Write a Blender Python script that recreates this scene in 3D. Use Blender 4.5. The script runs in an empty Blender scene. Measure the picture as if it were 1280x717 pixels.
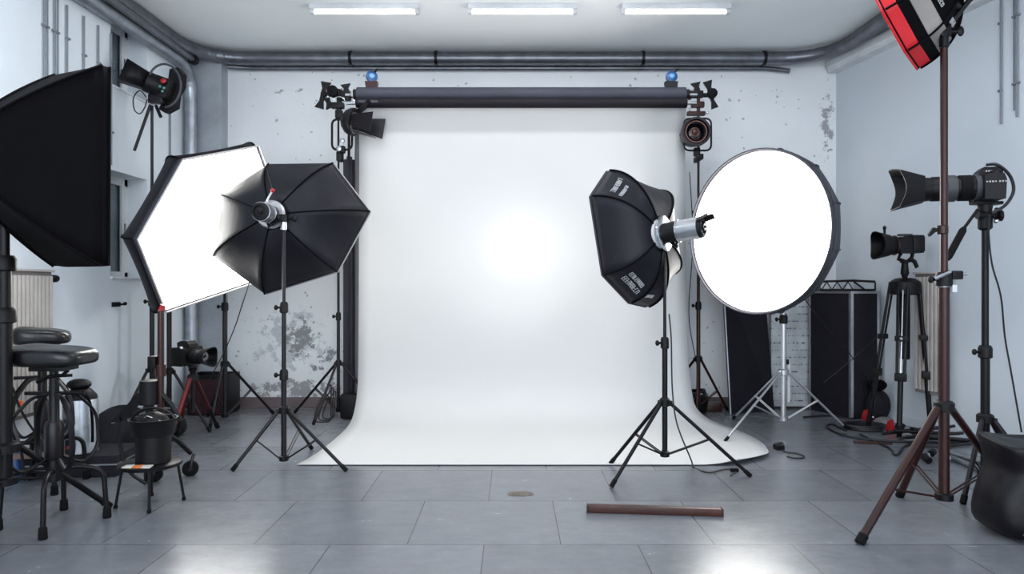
import bpy, bmesh, math, random
from mathutils import Vector, Matrix
random.seed(7)
PI = math.pi
SC = bpy.context.scene
COL = SC.collection
V = Vector

# ------------------------------------------------------------ camera, world, lights, exposure
F = 853.333
CAMZ = 1.1
HY = 360.0
cam = bpy.data.cameras.new('camera'); cam.lens = 24; cam.sensor_width = 36
cam.shift_y = 1.5/1280
camo = bpy.data.objects.new('camera', cam); COL.objects.link(camo)
camo.location = (0, 0, CAMZ); camo.rotation_euler = (PI/2, 0, 0)
SC.camera = camo
SC.view_settings.view_transform = 'Standard'
SC.view_settings.look = 'None'
SC.view_settings.gamma = 1
SC.view_settings.use_curve_mapping = False
SC.view_settings.exposure = 1.4
w = bpy.data.worlds.new('world'); SC.world = w; w.use_nodes = True
w.node_tree.nodes['Background'].inputs[0].default_value = (.55, .68, .9, 1)
w.node_tree.nodes['Background'].inputs[1].default_value = .35
FACE_E = 4.2          # emission of lit diffusers turned to the room
TUBE_E = 2.4          # fluorescent tubes
def area(name, loc, target, size, sizey, power, col):
    l = bpy.data.lights.new(name, 'AREA'); l.shape = 'RECTANGLE'; l.size = size; l.size_y = sizey
    l.energy = power; l.color = col
    o = bpy.data.objects.new(name, l); COL.objects.link(o); o.location = loc
    o.rotation_euler = (V(target)-V(loc)).to_track_quat('-Z', 'Y').to_euler()
    return o
def spot(name, loc, target, deg, power, col, blend=1, rad=.05):
    l = bpy.data.lights.new(name, 'SPOT'); l.energy = power; l.color = col
    l.spot_size = math.radians(deg); l.spot_blend = blend; l.shadow_soft_size = rad
    o = bpy.data.objects.new(name, l); COL.objects.link(o); o.location = loc
    o.rotation_euler = (V(target)-V(loc)).to_track_quat('-Z', 'Y').to_euler()
    return o
# added fill from behind the camera, light of the ceiling battens, modelling lamps of the strobes
area('rear_fill_light', (.2, -2.3, 1.75), (.2, 4, 2.5), 7.0, 2.6, 105, (.86, .93, 1))  # unseen area light added to lift the whole room, no window there
for bx_ in (-1.04, .1, 1.22):
    area('batten_and_fill_light', (bx_, 5.2, 3.17), (bx_, 5.2, 0), .8, .06, 2.2, (.93, .97, 1))
for bx_ in (-2.0, .1, 2.2):
    area('batten_and_fill_light', (bx_, 3.0, 3.17), (bx_, 3.0, 0), .8, .06, 7, (.9, .95, 1))  # added ceiling fill nearer the camera, no batten fixtures built here
spot('modelling_lamp_glow', (.60, 4.25, 1.40), (.07, 5.72, 1.44), 24, 15, (1, 1, 1), 1, .10)
spot('modelling_lamp_wash', (.58, 4.27, 1.40), (.07, 5.72, 1.35), 54, 15, (1, 1, 1), 1, .12)
spot('floor_glow', (-1.30, 4.62, 1.5), (.1, 5.3, .3), 95, 1, (1, 1, 1))

# ------------------------------------------------------------ helpers
def P(px, py, D): return V(((px-640)*D/F, D, CAMZ-(py-HY)*D/F))
def G(px, py, z=0):                       # ground point under a pixel
    D = F*(CAMZ-z)/(py-HY); return V(((px-640)*D/F, D, z))
MATS = {}
def mat(name, col, rough=.5, metal=0, spec=.5, bump=0, bscale=60, var=.12, vscale=6, emit=0, coat=0, sheen=0):
    if name in MATS: return MATS[name]
    m = bpy.data.materials.new(name); m.use_nodes = True; nt = m.node_tree; b = nt.nodes['Principled BSDF']
    tc = nt.nodes.new('ShaderNodeTexCoord'); n = nt.nodes.new('ShaderNodeTexNoise')
    n.inputs['Scale'].default_value = vscale; n.inputs['Detail'].default_value = 4
    nt.links.new(tc.outputs['Object'], n.inputs['Vector'])
    r = nt.nodes.new('ShaderNodeValToRGB')
    c = V(col)
    r.color_ramp.elements[0].position = .3; r.color_ramp.elements[1].position = .7
    r.color_ramp.elements[0].color = (*(c*(1-var)), 1); r.color_ramp.elements[1].color = (*[min(1, x) for x in c*(1+var)], 1)
    nt.links.new(n.outputs[0], r.inputs[0]); nt.links.new(r.outputs[0], b.inputs['Base Color'])
    b.inputs['Roughness'].default_value = rough; b.inputs['Metallic'].default_value = metal
    b.inputs['Specular IOR Level'].default_value = spec
    if coat: b.inputs['Coat Weight'].default_value = coat
    if bump:
        n2 = nt.nodes.new('ShaderNodeTexNoise'); n2.inputs['Scale'].default_value = bscale; n2.inputs['Detail'].default_value = 3
        bm_ = nt.nodes.new('ShaderNodeBump'); bm_.inputs['Strength'].default_value = bump; bm_.inputs['Distance'].default_value = .01
        nt.links.new(tc.outputs['Object'], n2.inputs['Vector'])
        nt.links.new(n2.outputs[0], bm_.inputs['Height']); nt.links.new(bm_.outputs[0], b.inputs['Normal'])
    if emit:
        b.inputs['Emission Color'].default_value = (*col, 1); b.inputs['Emission Strength'].default_value = emit
    MATS[name] = m; return m

M_BLACK = mat('black_metal', (.0035, .003, .0045), .42, .2, .3)
M_BLKPL = mat('black_plastic', (.0035, .003, .004), .48, 0, .25, .15, 200)
M_RUB = mat('rubber', (.003, .003, .0035), .8, 0, .2)
M_DARKST = mat('dark_stand_metal', (.012, .010, .013), .36, .4, .4)
M_CHROME = mat('chrome', (.62, .63, .66), .18, 1)
M_STEEL = mat('brushed_steel', (.42, .43, .46), .32, .9, vscale=20)
M_SILVER = mat('silver_stand_metal', (.50, .50, .52), .3, .8)
M_RED = mat('red_paint', (.35, .010, .012), .35)
M_REDMET = mat('red_anodised_metal', (.085, .006, .008), .3, .6)
M_BROWNMET = mat('brown_enamel', (.028, .0068, .0055), .36, .2, .4, vscale=3, var=.25)
M_FAB = mat('black_softbox_fabric', (.006, .005, .008), .5, 0, .25, .3, 9, .2, 3)
M_FABG = mat('glossy_black_softbox_fabric', (.0085, .0085, .013), .48, 0, .24, .5, 7, .2, 3)
M_FABGREY = mat('slate_softbox_fabric', (.040, .040, .052), .5, 0, .4, .2, 9)
M_FABDARK = mat('matt_black_fabric', (.0022, .0018, .0028), .75, 0, .08, .2, 12)
M_PIPING = mat('pale_grey_piping', (.42, .40, .40), .6)
M_DIFF = mat('diffuser_cloth', (.85, .85, .84), .8)
M_LIT = mat('lit_diffuser_cloth', (1, .985, .94), .8, emit=FACE_E, var=.01)
M_LITS = mat('lit_diffuser_cloth_soft', (1, .99, .96), .8, emit=.22, var=.01)
M_WHITE = mat('white_paint', (.70, .72, .74), .5)
M_WHITEPL = mat('white_plastic', (.62, .63, .65), .4)
M_BLUE = mat('blue_plastic', (.008, .055, .19), .35)
M_LBLUE = mat('light_blue_plastic', (.10, .30, .55), .3)
M_LENS = mat('lens_glass', (.004, .005, .010), .08, 0, .9, coat=1)
M_GREYRING = mat('grey_rubber_ring', (.045, .045, .055), .6)
M_COPPER = mat('coppery_reflector', (.12, .065, .055), .35, .7)
M_LEATH = mat('black_vinyl', (.004, .0035, .005), .32, 0, .4, .15, 40, coat=.15)
M_LETTER = mat('white_lettering', (.42, .42, .44), .6)
M_CORD = mat('black_cable_rubber', (.006, .006, .008), .5)
M_GREYFAB = mat('dark_grey_bag_cloth', (.014, .013, .018), .8, 0, .2, .4, 25)
M_WOOD = mat('brown_wood', (.045, .014, .010), .45, 0, .4, .2, 40, .35, 5)

OFF = {}
class MB:
    def __init__(s): s.b = bmesh.new()
    def box(s, c, size, rot=None, bev=0):
        r = bmesh.ops.create_cube(s.b, size=1.0); vs = r['verts']
        M = Matrix.Diagonal((*size, 1))
        bmesh.ops.transform(s.b, matrix=M, verts=vs)
        if bev:
            es = list({e for v in vs for e in v.link_edges})
            r2 = bmesh.ops.bevel(s.b, geom=es, offset=bev, segments=2, profile=.6, affect='EDGES')
            vs = list({v for f in r2['faces'] for v in f.verts} | {v for v in vs if v.is_valid})
        R = rot.to_4x4() if rot else Matrix.Identity(4)
        bmesh.ops.transform(s.b, matrix=Matrix.Translation(c) @ R, verts=vs); return s
    def cyl(s, a, b, r0, r1=None, seg=16, cap=True):
        a, b = V(a), V(b); r1 = r0 if r1 is None else r1
        return s.lathe(a, b-a, [(0, r0), ((b-a).length, r1)], seg, cap)
    def lathe(s, o, ax, prof, seg=24, cap=True):          # profile: (distance along the axis, radius)
        o = V(o); ax = V(ax).normalized()
        u = ax.cross(V((0, 0, 1)));
        if u.length < 1e-3: u = V((1, 0, 0))
        u.normalize(); v = ax.cross(u)
        rings = []
        for d, r in prof:
            rings.append([s.b.verts.new(o+ax*d+(u*math.cos(2*PI*k/seg)+v*math.sin(2*PI*k/seg))*max(r, 1e-5)) for k in range(seg)])
        for A, B in zip(rings, rings[1:]):
            for k in range(seg): s.b.faces.new((A[k], A[(k+1) % seg], B[(k+1) % seg], B[k]))
        if cap: s.b.faces.new(rings[0][::-1]); s.b.faces.new(rings[-1])
        return s
    def tube(s, pts, r, seg=8, closed=False, cap=True, flat=None):
        pts = [V(p) for p in pts]; n = len(pts); rings = []; u = None
        for i, p in enumerate(pts):
            if closed: d = pts[(i+1) % n]-pts[i-1]
            else: d = pts[min(i+1, n-1)]-pts[max(i-1, 0)]
            d.normalize()
            if u is None:
                u = d.cross(V((0, 0, 1)))
                if u.length < 1e-2: u = d.cross(V((1, 0, 0)))
            u = (u-d*u.dot(d)).normalized(); v = d.cross(u)
            rr = r[i] if isinstance(r, (list, tuple)) else r
            fl = flat or 1
            rings.append([s.b.verts.new(p+(u*math.cos(2*PI*k/seg)+v*math.sin(2*PI*k/seg)*fl)*rr) for k in range(seg)])
        m = n if closed else n-1
        for i in range(m):
            A, B = rings[i], rings[(i+1) % n]
            for k in range(seg): s.b.faces.new((A[k], A[(k+1) % seg], B[(k+1) % seg], B[k]))
        if cap and not closed: s.b.faces.new(rings[0][::-1]); s.b.faces.new(rings[-1])
        return s
    def sphere(s, c, r, sc=(1, 1, 1), rot=None, seg=16):
        q = bmesh.ops.create_uvsphere(s.b, u_segments=seg, v_segments=max(6, seg//2), radius=r)
        R = rot.to_4x4() if rot else Matrix.Identity(4)
        bmesh.ops.transform(s.b, matrix=Matrix.Translation(c) @ R @ Matrix.Diagonal((*sc, 1)), verts=q['verts']); return s
    def grid(s, rows):
        R = [[s.b.verts.new(V(p)) for p in row] for row in rows]
        for A, B in zip(R, R[1:]):
            for k in range(len(A)-1): s.b.faces.new((A[k], A[k+1], B[k+1], B[k]))
        return s
    def prism(s, pts, vec):                                 # polygon extruded by vec
        A = [s.b.verts.new(V(p)) for p in pts]; B = [s.b.verts.new(V(p)+V(vec)) for p in pts]
        s.b.faces.new(A[::-1]); s.b.faces.new(B)
        n = len(pts)
        for k in range(n): s.b.faces.new((A[k], A[(k+1) % n], B[(k+1) % n], B[k]))
        return s
    def build(s, name, m, parent=None, solid=0, sub=0, ang=38, label=None):
        bmesh.ops.recalc_face_normals(s.b, faces=s.b.faces[:])
        if parent is not None:
            off = OFF[parent.name]; loc = V((0, 0, 0))
        else:
            xs = [v.co for v in s.b.verts]
            off = V(((min(c.x for c in xs)+max(c.x for c in xs))/2, (min(c.y for c in xs)+max(c.y for c in xs))/2, min(c.z for c in xs)))
            loc = off
        if off.length: bmesh.ops.translate(s.b, vec=-off, verts=s.b.verts[:])
        me = bpy.data.meshes.new(name); s.b.to_mesh(me); s.b.free()
        for p in me.polygons: p.use_smooth = True
        me.set_sharp_from_angle(angle=math.radians(ang))
        me.materials.append(m)
        o = bpy.data.objects.new(name, me); COL.objects.link(o); o.location = loc
        if parent is not None: o.parent = parent
        OFF[o.name] = off.copy()
        if solid:
            md = o.modifiers.new('thickness', 'SOLIDIFY'); md.thickness = solid; md.offset = 0
        if sub:
            md = o.modifiers.new('smooth', 'SUBSURF'); md.levels = sub; md.render_levels = sub
        if label: o['label'] = label
        return o
def tag(o, label, cat, group=None):
    o['label'] = label; o['category'] = cat
    if group: o['group'] = group
    return o
def struct(o): o['kind'] = 'structure'; return o
def thing(name, label, cat, loc, local=False, rz=0, group=None):
    o = bpy.data.objects.new(name, None); COL.objects.link(o); o.location = loc; o.rotation_euler = (0, 0, rz)
    o.empty_display_size = .1
    tag(o, label, cat, group)
    OFF[o.name] = V((0, 0, 0)) if local else V(loc)
    return o
def smooth(pts, n=6, closed=False):
    pts = [V(p) for p in pts]; out = []; N = len(pts)
    rng = range(N) if closed else range(N-1)
    for i in rng:
        if closed: p0, p1, p2, p3 = pts[i-1], pts[i], pts[(i+1) % N], pts[(i+2) % N]
        else: p0, p1, p2, p3 = pts[max(i-1, 0)], pts[i], pts[i+1], pts[min(i+2, N-1)]
        for k in range(n):
            t = k/n
            out.append(.5*((2*p1)+(p2-p0)*t+(2*p0-5*p1+4*p2-p3)*t*t+(3*p1-p0-3*p2+p3)*t**3))
    if not closed: out.append(pts[-1])
    return out
def rounded(pts, r, n=5, closed=True):                     # rounded corners of a polyline
    pts = [V(p) for p in pts]; out = []; N = len(pts)
    for i, p in enumerate(pts):
        if not closed and i in (0, N-1): out.append(p); continue
        a = pts[i-1]-p; b = pts[(i+1) % N]-p
        ra = min(r, a.length*.45, b.length*.45)
        A = p+a.normalized()*ra; B = p+b.normalized()*ra
        for k in range(n+1):
            t = k/n; out.append(A*(1-t)**2+p*2*t*(1-t)+B*t*t)
    return out

# ------------------------------------------------------------ surfaces of the room
def nodes(name):
    m = bpy.data.materials.new(name); m.use_nodes = True; nt = m.node_tree
    N = lambda t, **k: nt.nodes.new(t)
    return m, nt, nt.nodes['Principled BSDF'], N, nt.links.new
def setramp(r, stops):
    cr = r.color_ramp
    while len(cr.elements) > 1: cr.elements.remove(cr.elements[-1])
    cr.elements[0].position = stops[0][0]; cr.elements[0].color = stops[0][1]
    for p, c in stops[1:]:
        e = cr.elements.new(p); e.color = c
def floor_mat():
    m, nt, b, N, L = nodes('polished_slab_floor')
    tc = N('ShaderNodeTexCoord'); mp = N('ShaderNodeMapping')
    mp.inputs['Location'].default_value = (.06, .27, 0)
    L(tc.outputs['Object'], mp.inputs[0])
    br = N('ShaderNodeTexBrick'); br.inputs['Scale'].default_value = 1
    br.inputs['Brick Width'].default_value = .66; br.inputs['Row Height'].default_value = .60
    br.inputs['Mortar Size'].default_value = .0026; br.inputs['Mortar Smooth'].default_value = .1
    br.inputs['Color1'].default_value = (.135, .143, .160, 1); br.inputs['Color2'].default_value = (.172, .180, .198, 1)
    br.inputs['Mortar'].default_value = (.055, .06, .075, 1)
    L(mp.outputs[0], br.inputs['Vector'])
    mp2 = N('ShaderNodeMapping'); mp2.inputs['Scale'].default_value = (1.6, 2.6, 1); L(tc.outputs['Object'], mp2.inputs[0])
    n = N('ShaderNodeTexNoise'); n.inputs['Scale'].default_value = 4.5; n.inputs['Detail'].default_value = 12; n.inputs['Roughness'].default_value = .75
    L(mp2.outputs[0], n.inputs['Vector'])
    r = N('ShaderNodeValToRGB'); setramp(r, [(.3, (.84, .84, .85, 1)), (.7, (1.12, 1.12, 1.12, 1))]); L(n.outputs[0], r.inputs[0])
    mx = N('ShaderNodeMix'); mx.data_type = 'RGBA'; mx.blend_type = 'MULTIPLY'; mx.inputs[0].default_value = 1
    L(br.outputs['Color'], mx.inputs[6]); L(r.outputs[0], mx.inputs[7]); L(mx.outputs[2], b.inputs['Base Color'])
    rr = N('ShaderNodeValToRGB'); setramp(rr, [(.3, (.20,)*3+(1,)), (.7, (.28,)*3+(1,))]); L(n.outputs[0], rr.inputs[0])
    L(rr.outputs[0], b.inputs['Roughness'])
    b.inputs['Specular IOR Level'].default_value = .6
    ns = N('ShaderNodeTexNoise'); ns.inputs['Scale'].default_value = 90; ns.inputs['Detail'].default_value = 4; L(tc.outputs['Object'], ns.inputs['Vector'])
    bp = N('ShaderNodeBump'); bp.inputs['Strength'].default_value = .12; bp.inputs['Distance'].default_value = .004
    L(ns.outputs[0], bp.inputs['Height'])
    bp2 = N('ShaderNodeBump'); bp2.inputs['Strength'].default_value = .5; bp2.inputs['Distance'].default_value = .002; bp2.invert = True
    L(br.outputs['Fac'], bp2.inputs['Height']); L(bp.outputs[0], bp2.inputs['Normal']); L(bp2.outputs[0], b.inputs['Normal'])
    return m
def plaster_back():
    m, nt, b, N, L = nodes('pitted_white_plaster')
    tc = N('ShaderNodeTexCoord')
    n = N('ShaderNodeTexNoise'); n.inputs['Scale'].default_value = 1.6; n.inputs['Detail'].default_value = 8; L(tc.outputs['Object'], n.inputs['Vector'])
    base = N('ShaderNodeValToRGB'); setramp(base, [(.3, (.76, .78, .80, 1)), (.7, (.85, .86, .88, 1))]); L(n.outputs[0], base.inputs[0])
    # pits
    nd = N('ShaderNodeTexNoise'); nd.inputs['Scale'].default_value = 30; L(tc.outputs['Object'], nd.inputs['Vector'])
    vm = N('ShaderNodeMix'); vm.data_type = 'RGBA'; vm.inputs[0].default_value = .03; L(tc.outputs['Object'], vm.inputs[6]); L(nd.outputs['Color'], vm.inputs[7])
    vo = N('ShaderNodeTexVoronoi'); vo.inputs['Scale'].default_value = 13; L(vm.outputs[2], vo.inputs['Vector'])
    n3 = N('ShaderNodeTexNoise'); n3.inputs['Scale'].default_value = 5; n3.inputs['Detail'].default_value = 3; L(tc.outputs['Object'], n3.inputs['Vector'])
    th = N('ShaderNodeMath'); th.operation = 'MULTIPLY_ADD'; th.inputs[1].default_value = .55; th.inputs[2].default_value = -.19; L(n3.outputs[0], th.inputs[0])
    lt = N('ShaderNodeMath'); lt.operation = 'LESS_THAN'; L(vo.outputs['Distance'], lt.inputs[0]); L(th.outputs[0], lt.inputs[1])
    mx = N('ShaderNodeMix'); mx.data_type = 'RGBA'; L(base.outputs[0], mx.inputs[6]); mx.inputs[7].default_value = (.30, .31, .34, 1)
    sc = N('ShaderNodeMath'); sc.operation = 'MULTIPLY'; sc.inputs[1].default_value = .75; L(lt.outputs[0], sc.inputs[0]); L(sc.outputs[0], mx.inputs[0])
    # flaked patch: a ragged blotch centred where the paint has come off (x, z in wall coordinates)
    sx = N('ShaderNodeSeparateXYZ'); L(tc.outputs['Object'], sx.inputs[0])
    def blot(cx, cz, rx, rz, thr, scale, colr, prev, seed):
        ax = N('ShaderNodeMath'); ax.operation = 'SUBTRACT'; L(sx.outputs[0], ax.inputs[0]); ax.inputs[1].default_value = cx
        ax2 = N('ShaderNodeMath'); ax2.operation = 'DIVIDE'; L(ax.outputs[0], ax2.inputs[0]); ax2.inputs[1].default_value = rx
        ax3 = N('ShaderNodeMath'); ax3.operation = 'POWER'; L(ax2.outputs[0], ax3.inputs[0]); ax3.inputs[1].default_value = 2
        az = N('ShaderNodeMath'); az.operation = 'SUBTRACT'; L(sx.outputs[2], az.inputs[0]); az.inputs[1].default_value = cz
        az2 = N('ShaderNodeMath'); az2.operation = 'DIVIDE'; L(az.outputs[0], az2.inputs[0]); az2.inputs[1].default_value = rz
        az3 = N('ShaderNodeMath'); az3.operation = 'POWER'; L(az2.outputs[0], az3.inputs[0]); az3.inputs[1].default_value = 2
        s = N('ShaderNodeMath'); s.operation = 'ADD'; L(ax3.outputs[0], s.inputs[0]); L(az3.outputs[0], s.inputs[1])
        nn = N('ShaderNodeTexNoise'); nn.noise_dimensions = '4D'; nn.inputs['W'].default_value = seed
        nn.inputs['Scale'].default_value = scale; nn.inputs['Detail'].default_value = 7; nn.inputs['Roughness'].default_value = .7; L(tc.outputs['Object'], nn.inputs['Vector'])
        q = N('ShaderNodeMath'); q.operation = 'MULTIPLY_ADD'; L(s.outputs[0], q.inputs[0]); q.inputs[1].default_value = -.22; L(nn.outputs[0], q.inputs[2])
        r = N('ShaderNodeMapRange'); L(q.outputs[0], r.inputs[0]); r.inputs[1].default_value = thr; r.inputs[2].default_value = thr+.05
        mm = N('ShaderNodeMix'); mm.data_type = 'RGBA'; L(r.outputs[0], mm.inputs[0]); L(prev, mm.inputs[6]); mm.inputs[7].default_value = colr
        return mm.outputs[2]
    o = blot(-2.05, .62, .55, .42, .44, 9, (.55, .58, .61, 1), mx.outputs[2], 1)
    o = blot(-1.98, .66, .26, .30, .44, 13, (.26, .27, .28, 1), o, 3)
    o = blot(-1.75, .45, .30, .30, .50, 11, (.25, .26, .28, 1), o, 5)
    o = blot(-2.0, .16, .80, .14, .44, 11, (.33, .33, .35, 1), o, 8)
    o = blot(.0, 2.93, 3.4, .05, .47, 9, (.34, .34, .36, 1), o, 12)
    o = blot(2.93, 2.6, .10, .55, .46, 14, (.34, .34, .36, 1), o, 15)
    L(o, b.inputs['Base Color']); b.inputs['Roughness'].default_value = .75
    n5 = N('ShaderNodeTexNoise'); n5.inputs['Scale'].default_value = 22; n5.inputs['Detail'].default_value = 8; L(tc.outputs['Object'], n5.inputs['Vector'])
    bp = N('ShaderNodeBump'); bp.inputs['Strength'].default_value = .35; bp.inputs['Distance'].default_value = .012; L(n5.outputs[0], bp.inputs['Height'])
    bp2 = N('ShaderNodeBump'); bp2.inputs['Strength'].default_value = .6; bp2.inputs['Distance'].default_value = .006; bp2.invert = True
    L(lt.outputs[0], bp2.inputs['Height']); L(bp.outputs[0], bp2.inputs['Normal']); L(bp2.outputs[0], b.inputs['Normal'])
    return m
def board_mat():
    m, nt, b, N, L = nodes('pale_board_with_rows_of_marks')
    tc = N('ShaderNodeTexCoord'); sx = N('ShaderNodeSeparateXYZ'); L(tc.outputs['Object'], sx.inputs[0])
    def M(op, a, bb=None, cc=None):
        n = N('ShaderNodeMath'); n.operation = op
        for i_, v in enumerate((a, bb, cc)):
            if v is None: continue
            if isinstance(v, (int, float)): n.inputs[i_].default_value = v
            else: L(v, n.inputs[i_])
        return n.outputs[0]
    z = M('DIVIDE', sx.outputs[2], .066); row = M('FLOOR', z); fr = M('FRACT', z)
    line = M('LESS_THAN', fr, .17)
    cx = N('ShaderNodeCombineXYZ'); L(M('MULTIPLY', sx.outputs[0], 60), cx.inputs[0]); L(M('MULTIPLY', row, 7.3), cx.inputs[1])
    n = N('ShaderNodeTexNoise'); n.inputs['Scale'].default_value = 1.3; n.inputs['Detail'].default_value = 2; L(cx.outputs[0], n.inputs['Vector'])
    fac = M('MULTIPLY', M('GREATER_THAN', n.outputs[0], .53), line)
    n2 = N('ShaderNodeTexNoise'); n2.inputs['Scale'].default_value = 9; n2.inputs['Detail'].default_value = 6; L(tc.outputs['Object'], n2.inputs['Vector'])
    r = N('ShaderNodeValToRGB'); setramp(r, [(.35, (.34, .36, .38, 1)), (.65, (.50, .52, .54, 1))]); L(n2.outputs[0], r.inputs[0])
    mx = N('ShaderNodeMix'); mx.data_type = 'RGBA'; L(fac, mx.inputs[0]); L(r.outputs[0], mx.inputs[6]); mx.inputs[7].default_value = (.06, .06, .07, 1)
    L(mx.outputs[2], b.inputs['Base Color']); b.inputs['Roughness'].default_value = .7
    return m
M_FLOOR = floor_mat(); M_BACK = plaster_back()
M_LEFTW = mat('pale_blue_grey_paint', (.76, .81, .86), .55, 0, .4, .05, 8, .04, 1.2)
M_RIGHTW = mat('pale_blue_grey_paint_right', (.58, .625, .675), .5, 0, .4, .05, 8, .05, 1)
M_CEIL = mat('ceiling_paint', (.88, .90, .91), .7, 0, .3, .05, 8, .03, 1)
M_PILLAR = mat('rough_shaded_plaster', (.40, .43, .47), .8, 0, .3, .5, 30, .12, 5)  # bluish dark tone paints in the shading on the back corner pillar
M_SKIRT = mat('dark_red_brown_skirting', (.16, .12, .125), .5)
M_PAPER = mat('white_background_paper', (.52, .52, .522), .75, 0, .2, 0, 5, .01, 1)

CH = 3.26; BW = 6.34; LX = -2.94
def rwx(y): return 3.01+.20*(BW-y)
YB = -2.6
struct(MB().box((.6, 2, -.05), (11, 9.6, .1)).build('floor', M_FLOOR))
fl = bpy.data.objects['floor']
struct(MB().box((.6, 2, CH+.05), (11, 9.6, .1)).build('ceiling', M_CEIL))
mb = MB(); mb.box((0.2, BW+.1, CH/2), (7.2, .2, CH)); o = struct(mb.build('wall_back', M_BACK))
o.data.transform(Matrix.Translation(o.location)); o.location = (0, 0, 0)
struct(MB().box((-2.79, BW-.07, CH/2), (.3, .14, CH)).build('trim_1', M_PILLAR))
mb = MB(); T = .35
def wl(y0, y1, z0, z1): mb.box((LX-T/2, (y0+y1)/2, (z0+z1)/2), (T, y1-y0, z1-z0))
wl(YB, 5.0, 0, CH); wl(5.5, BW, 0, CH); wl(5.0, 5.5, 0, 1.17); wl(5.0, 5.5, 1.97, 2.58)
struct(mb.build('wall_left', M_LEFTW))
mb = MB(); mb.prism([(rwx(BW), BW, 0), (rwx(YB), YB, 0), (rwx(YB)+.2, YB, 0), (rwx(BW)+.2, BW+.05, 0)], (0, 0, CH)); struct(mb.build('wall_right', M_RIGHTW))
struct(MB().box((.9, YB-.1, CH/2), (8.2, .2, CH)).build('wall_rear', M_LEFTW))
struct(MB().box((.1, BW-.008, .045), (5.75, .016, .09)).build('baseboard_back', M_SKIRT))
mb = MB(); d_ = V((rwx(0)-rwx(6), -6, 0)).normalized(); nrm = V((-d_.y, d_.x, 0)); nrm = -nrm if nrm.x > 0 else nrm
def onright(y, off=0): return V((rwx(y), y, 0))+nrm*off
mb.prism([onright(6.3), onright(6.3, .014), onright(-2, .014), onright(-2)], (0, 0, .07)); struct(mb.build('baseboard_right', M_RIGHTW))
# cornice box along the right wall
mb = MB(); a, b_ = onright(6.32), onright(-1.5)
prof = [(0, 3.09), (.10, 3.09), (.10, 3.12), (.115, 3.13), (.115, 3.19), (0, 3.19)]
mb.prism([a+nrm*p+V((0, 0, z)) for p, z in prof], b_-a); struct(mb.build('trim_2', M_WHITE, ang=20))
# windows of the left wall
M_PANE = mat('grey_blue_window_glass', (.05, .075, .095), .12, 0, .8, coat=.5)
def window(nm, z0, z1):
    r = bpy.data.objects.new(nm, None); COL.objects.link(r); r.location = (LX-.2, 5.25, z0); r['kind'] = 'structure'; OFF[r.name] = r.location.copy()
    mb = MB(); x = LX-.18
    mb.box((x, 5.475, (z0+z1)/2), (.05, .05, z1-z0), bev=.004).box((x, 5.02, (z0+z1)/2), (.05, .04, z1-z0), bev=.004)
    mb.box((x, 5.25, z0+.03), (.05, .5, .06), bev=.004).box((x, 5.25, z1-.03), (.05, .5, .06), bev=.004)
    mb.box((x+.02, 5.425, (z0+z1)/2), (.02, .03, z1-z0-.1), bev=.003)
    mb.build('window_frame', M_WHITE, r)
    MB().box((x-.005, 5.24, (z0+z1)/2), (.012, .42, z1-z0-.1)).build('window_pane', M_PANE, r)
    MB().box((x-.03, 5.25, (z0+z1)/2), (.03, .5, z1-z0)).build('window_back', M_PANE, r)
    MB().box((LX-.085, 5.25, z0+.008), (.20, .5, .016), bev=.003).build('window_sill', M_WHITE, r)
    MB().cyl((x+.03, 5.40, (z0+z1)/2-.05), (x+.055, 5.40, (z0+z1)/2-.05), .01).box((x+.06, 5.40, (z0+z1)/2-.01), (.012, .016, .10), bev=.003).build('window_handle', M_STEEL, r)
window('window_1', 1.17, 1.97); window('window_2', 2.58, 3.16)
M_COND = mat('grey_conduit', (.19, .21, .24), .5, .2)
# thin conduits and panel seams of the left wall
def conduit(p, z0, z1, label, dbl=False):
    t = thing('conduit_pipe', label, 'pipe', (p.x, p.y, z0))
    mb = MB(); mb.cyl((p.x, p.y, z0), (p.x, p.y, z1), .007, seg=8)
    if dbl: mb.cyl((p.x, p.y+.028, z0+.05), (p.x, p.y+.028, z1), .005, seg=8)
    mb.build('pipe', M_COND, t)
    for zz in (z0+.25*(z1-z0), z0+.75*(z1-z0)):
        MB().box((p.x, p.y+.01, zz), (.018, .06 if dbl else .032, .014), bev=.003).build('pipe_clip', M_COND, t)
for px, dbl, z0, lb in ((56, 1, 2.1, 'thin paired conduit on the left wall, farthest left'), (69, 1, 2.1, 'thin paired conduit on the left wall, second from the left'),
                   (84, 0, 2.1, 'single thin conduit on the left wall, third from the left'), (105, 0, 1.9, 'single thin conduit on the left wall above the black softbox corner'),
                   (123, 0, 1.9, 'single thin conduit on the left wall just left of the window edge'), (139, 0, 2.0, 'thin conduit running down the edge of the left window recess')):
    D = -LX*F/(640-px); conduit(V((LX+.012, D-.02, 0)), z0, 2.96, lb, dbl)
D = -LX*F/(640-211); conduit(V((LX+.012, D, 0)), 1.98, 2.96, 'short thin conduit on the left wall right of the window')
for px, y1, dbl, lb in ((1253, 155, 0, 'single thin conduit high on the right wall'), (1273, 146, 1, 'thin paired conduit high on the right wall near the frame edge')):
    k = (px-640)/F; D = (3.01+.20*BW)/(k+.20); p = onright(D, .012)
    conduit(p, CAMZ+(HY-y1)*D/F, CH-.12, lb, dbl)

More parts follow.
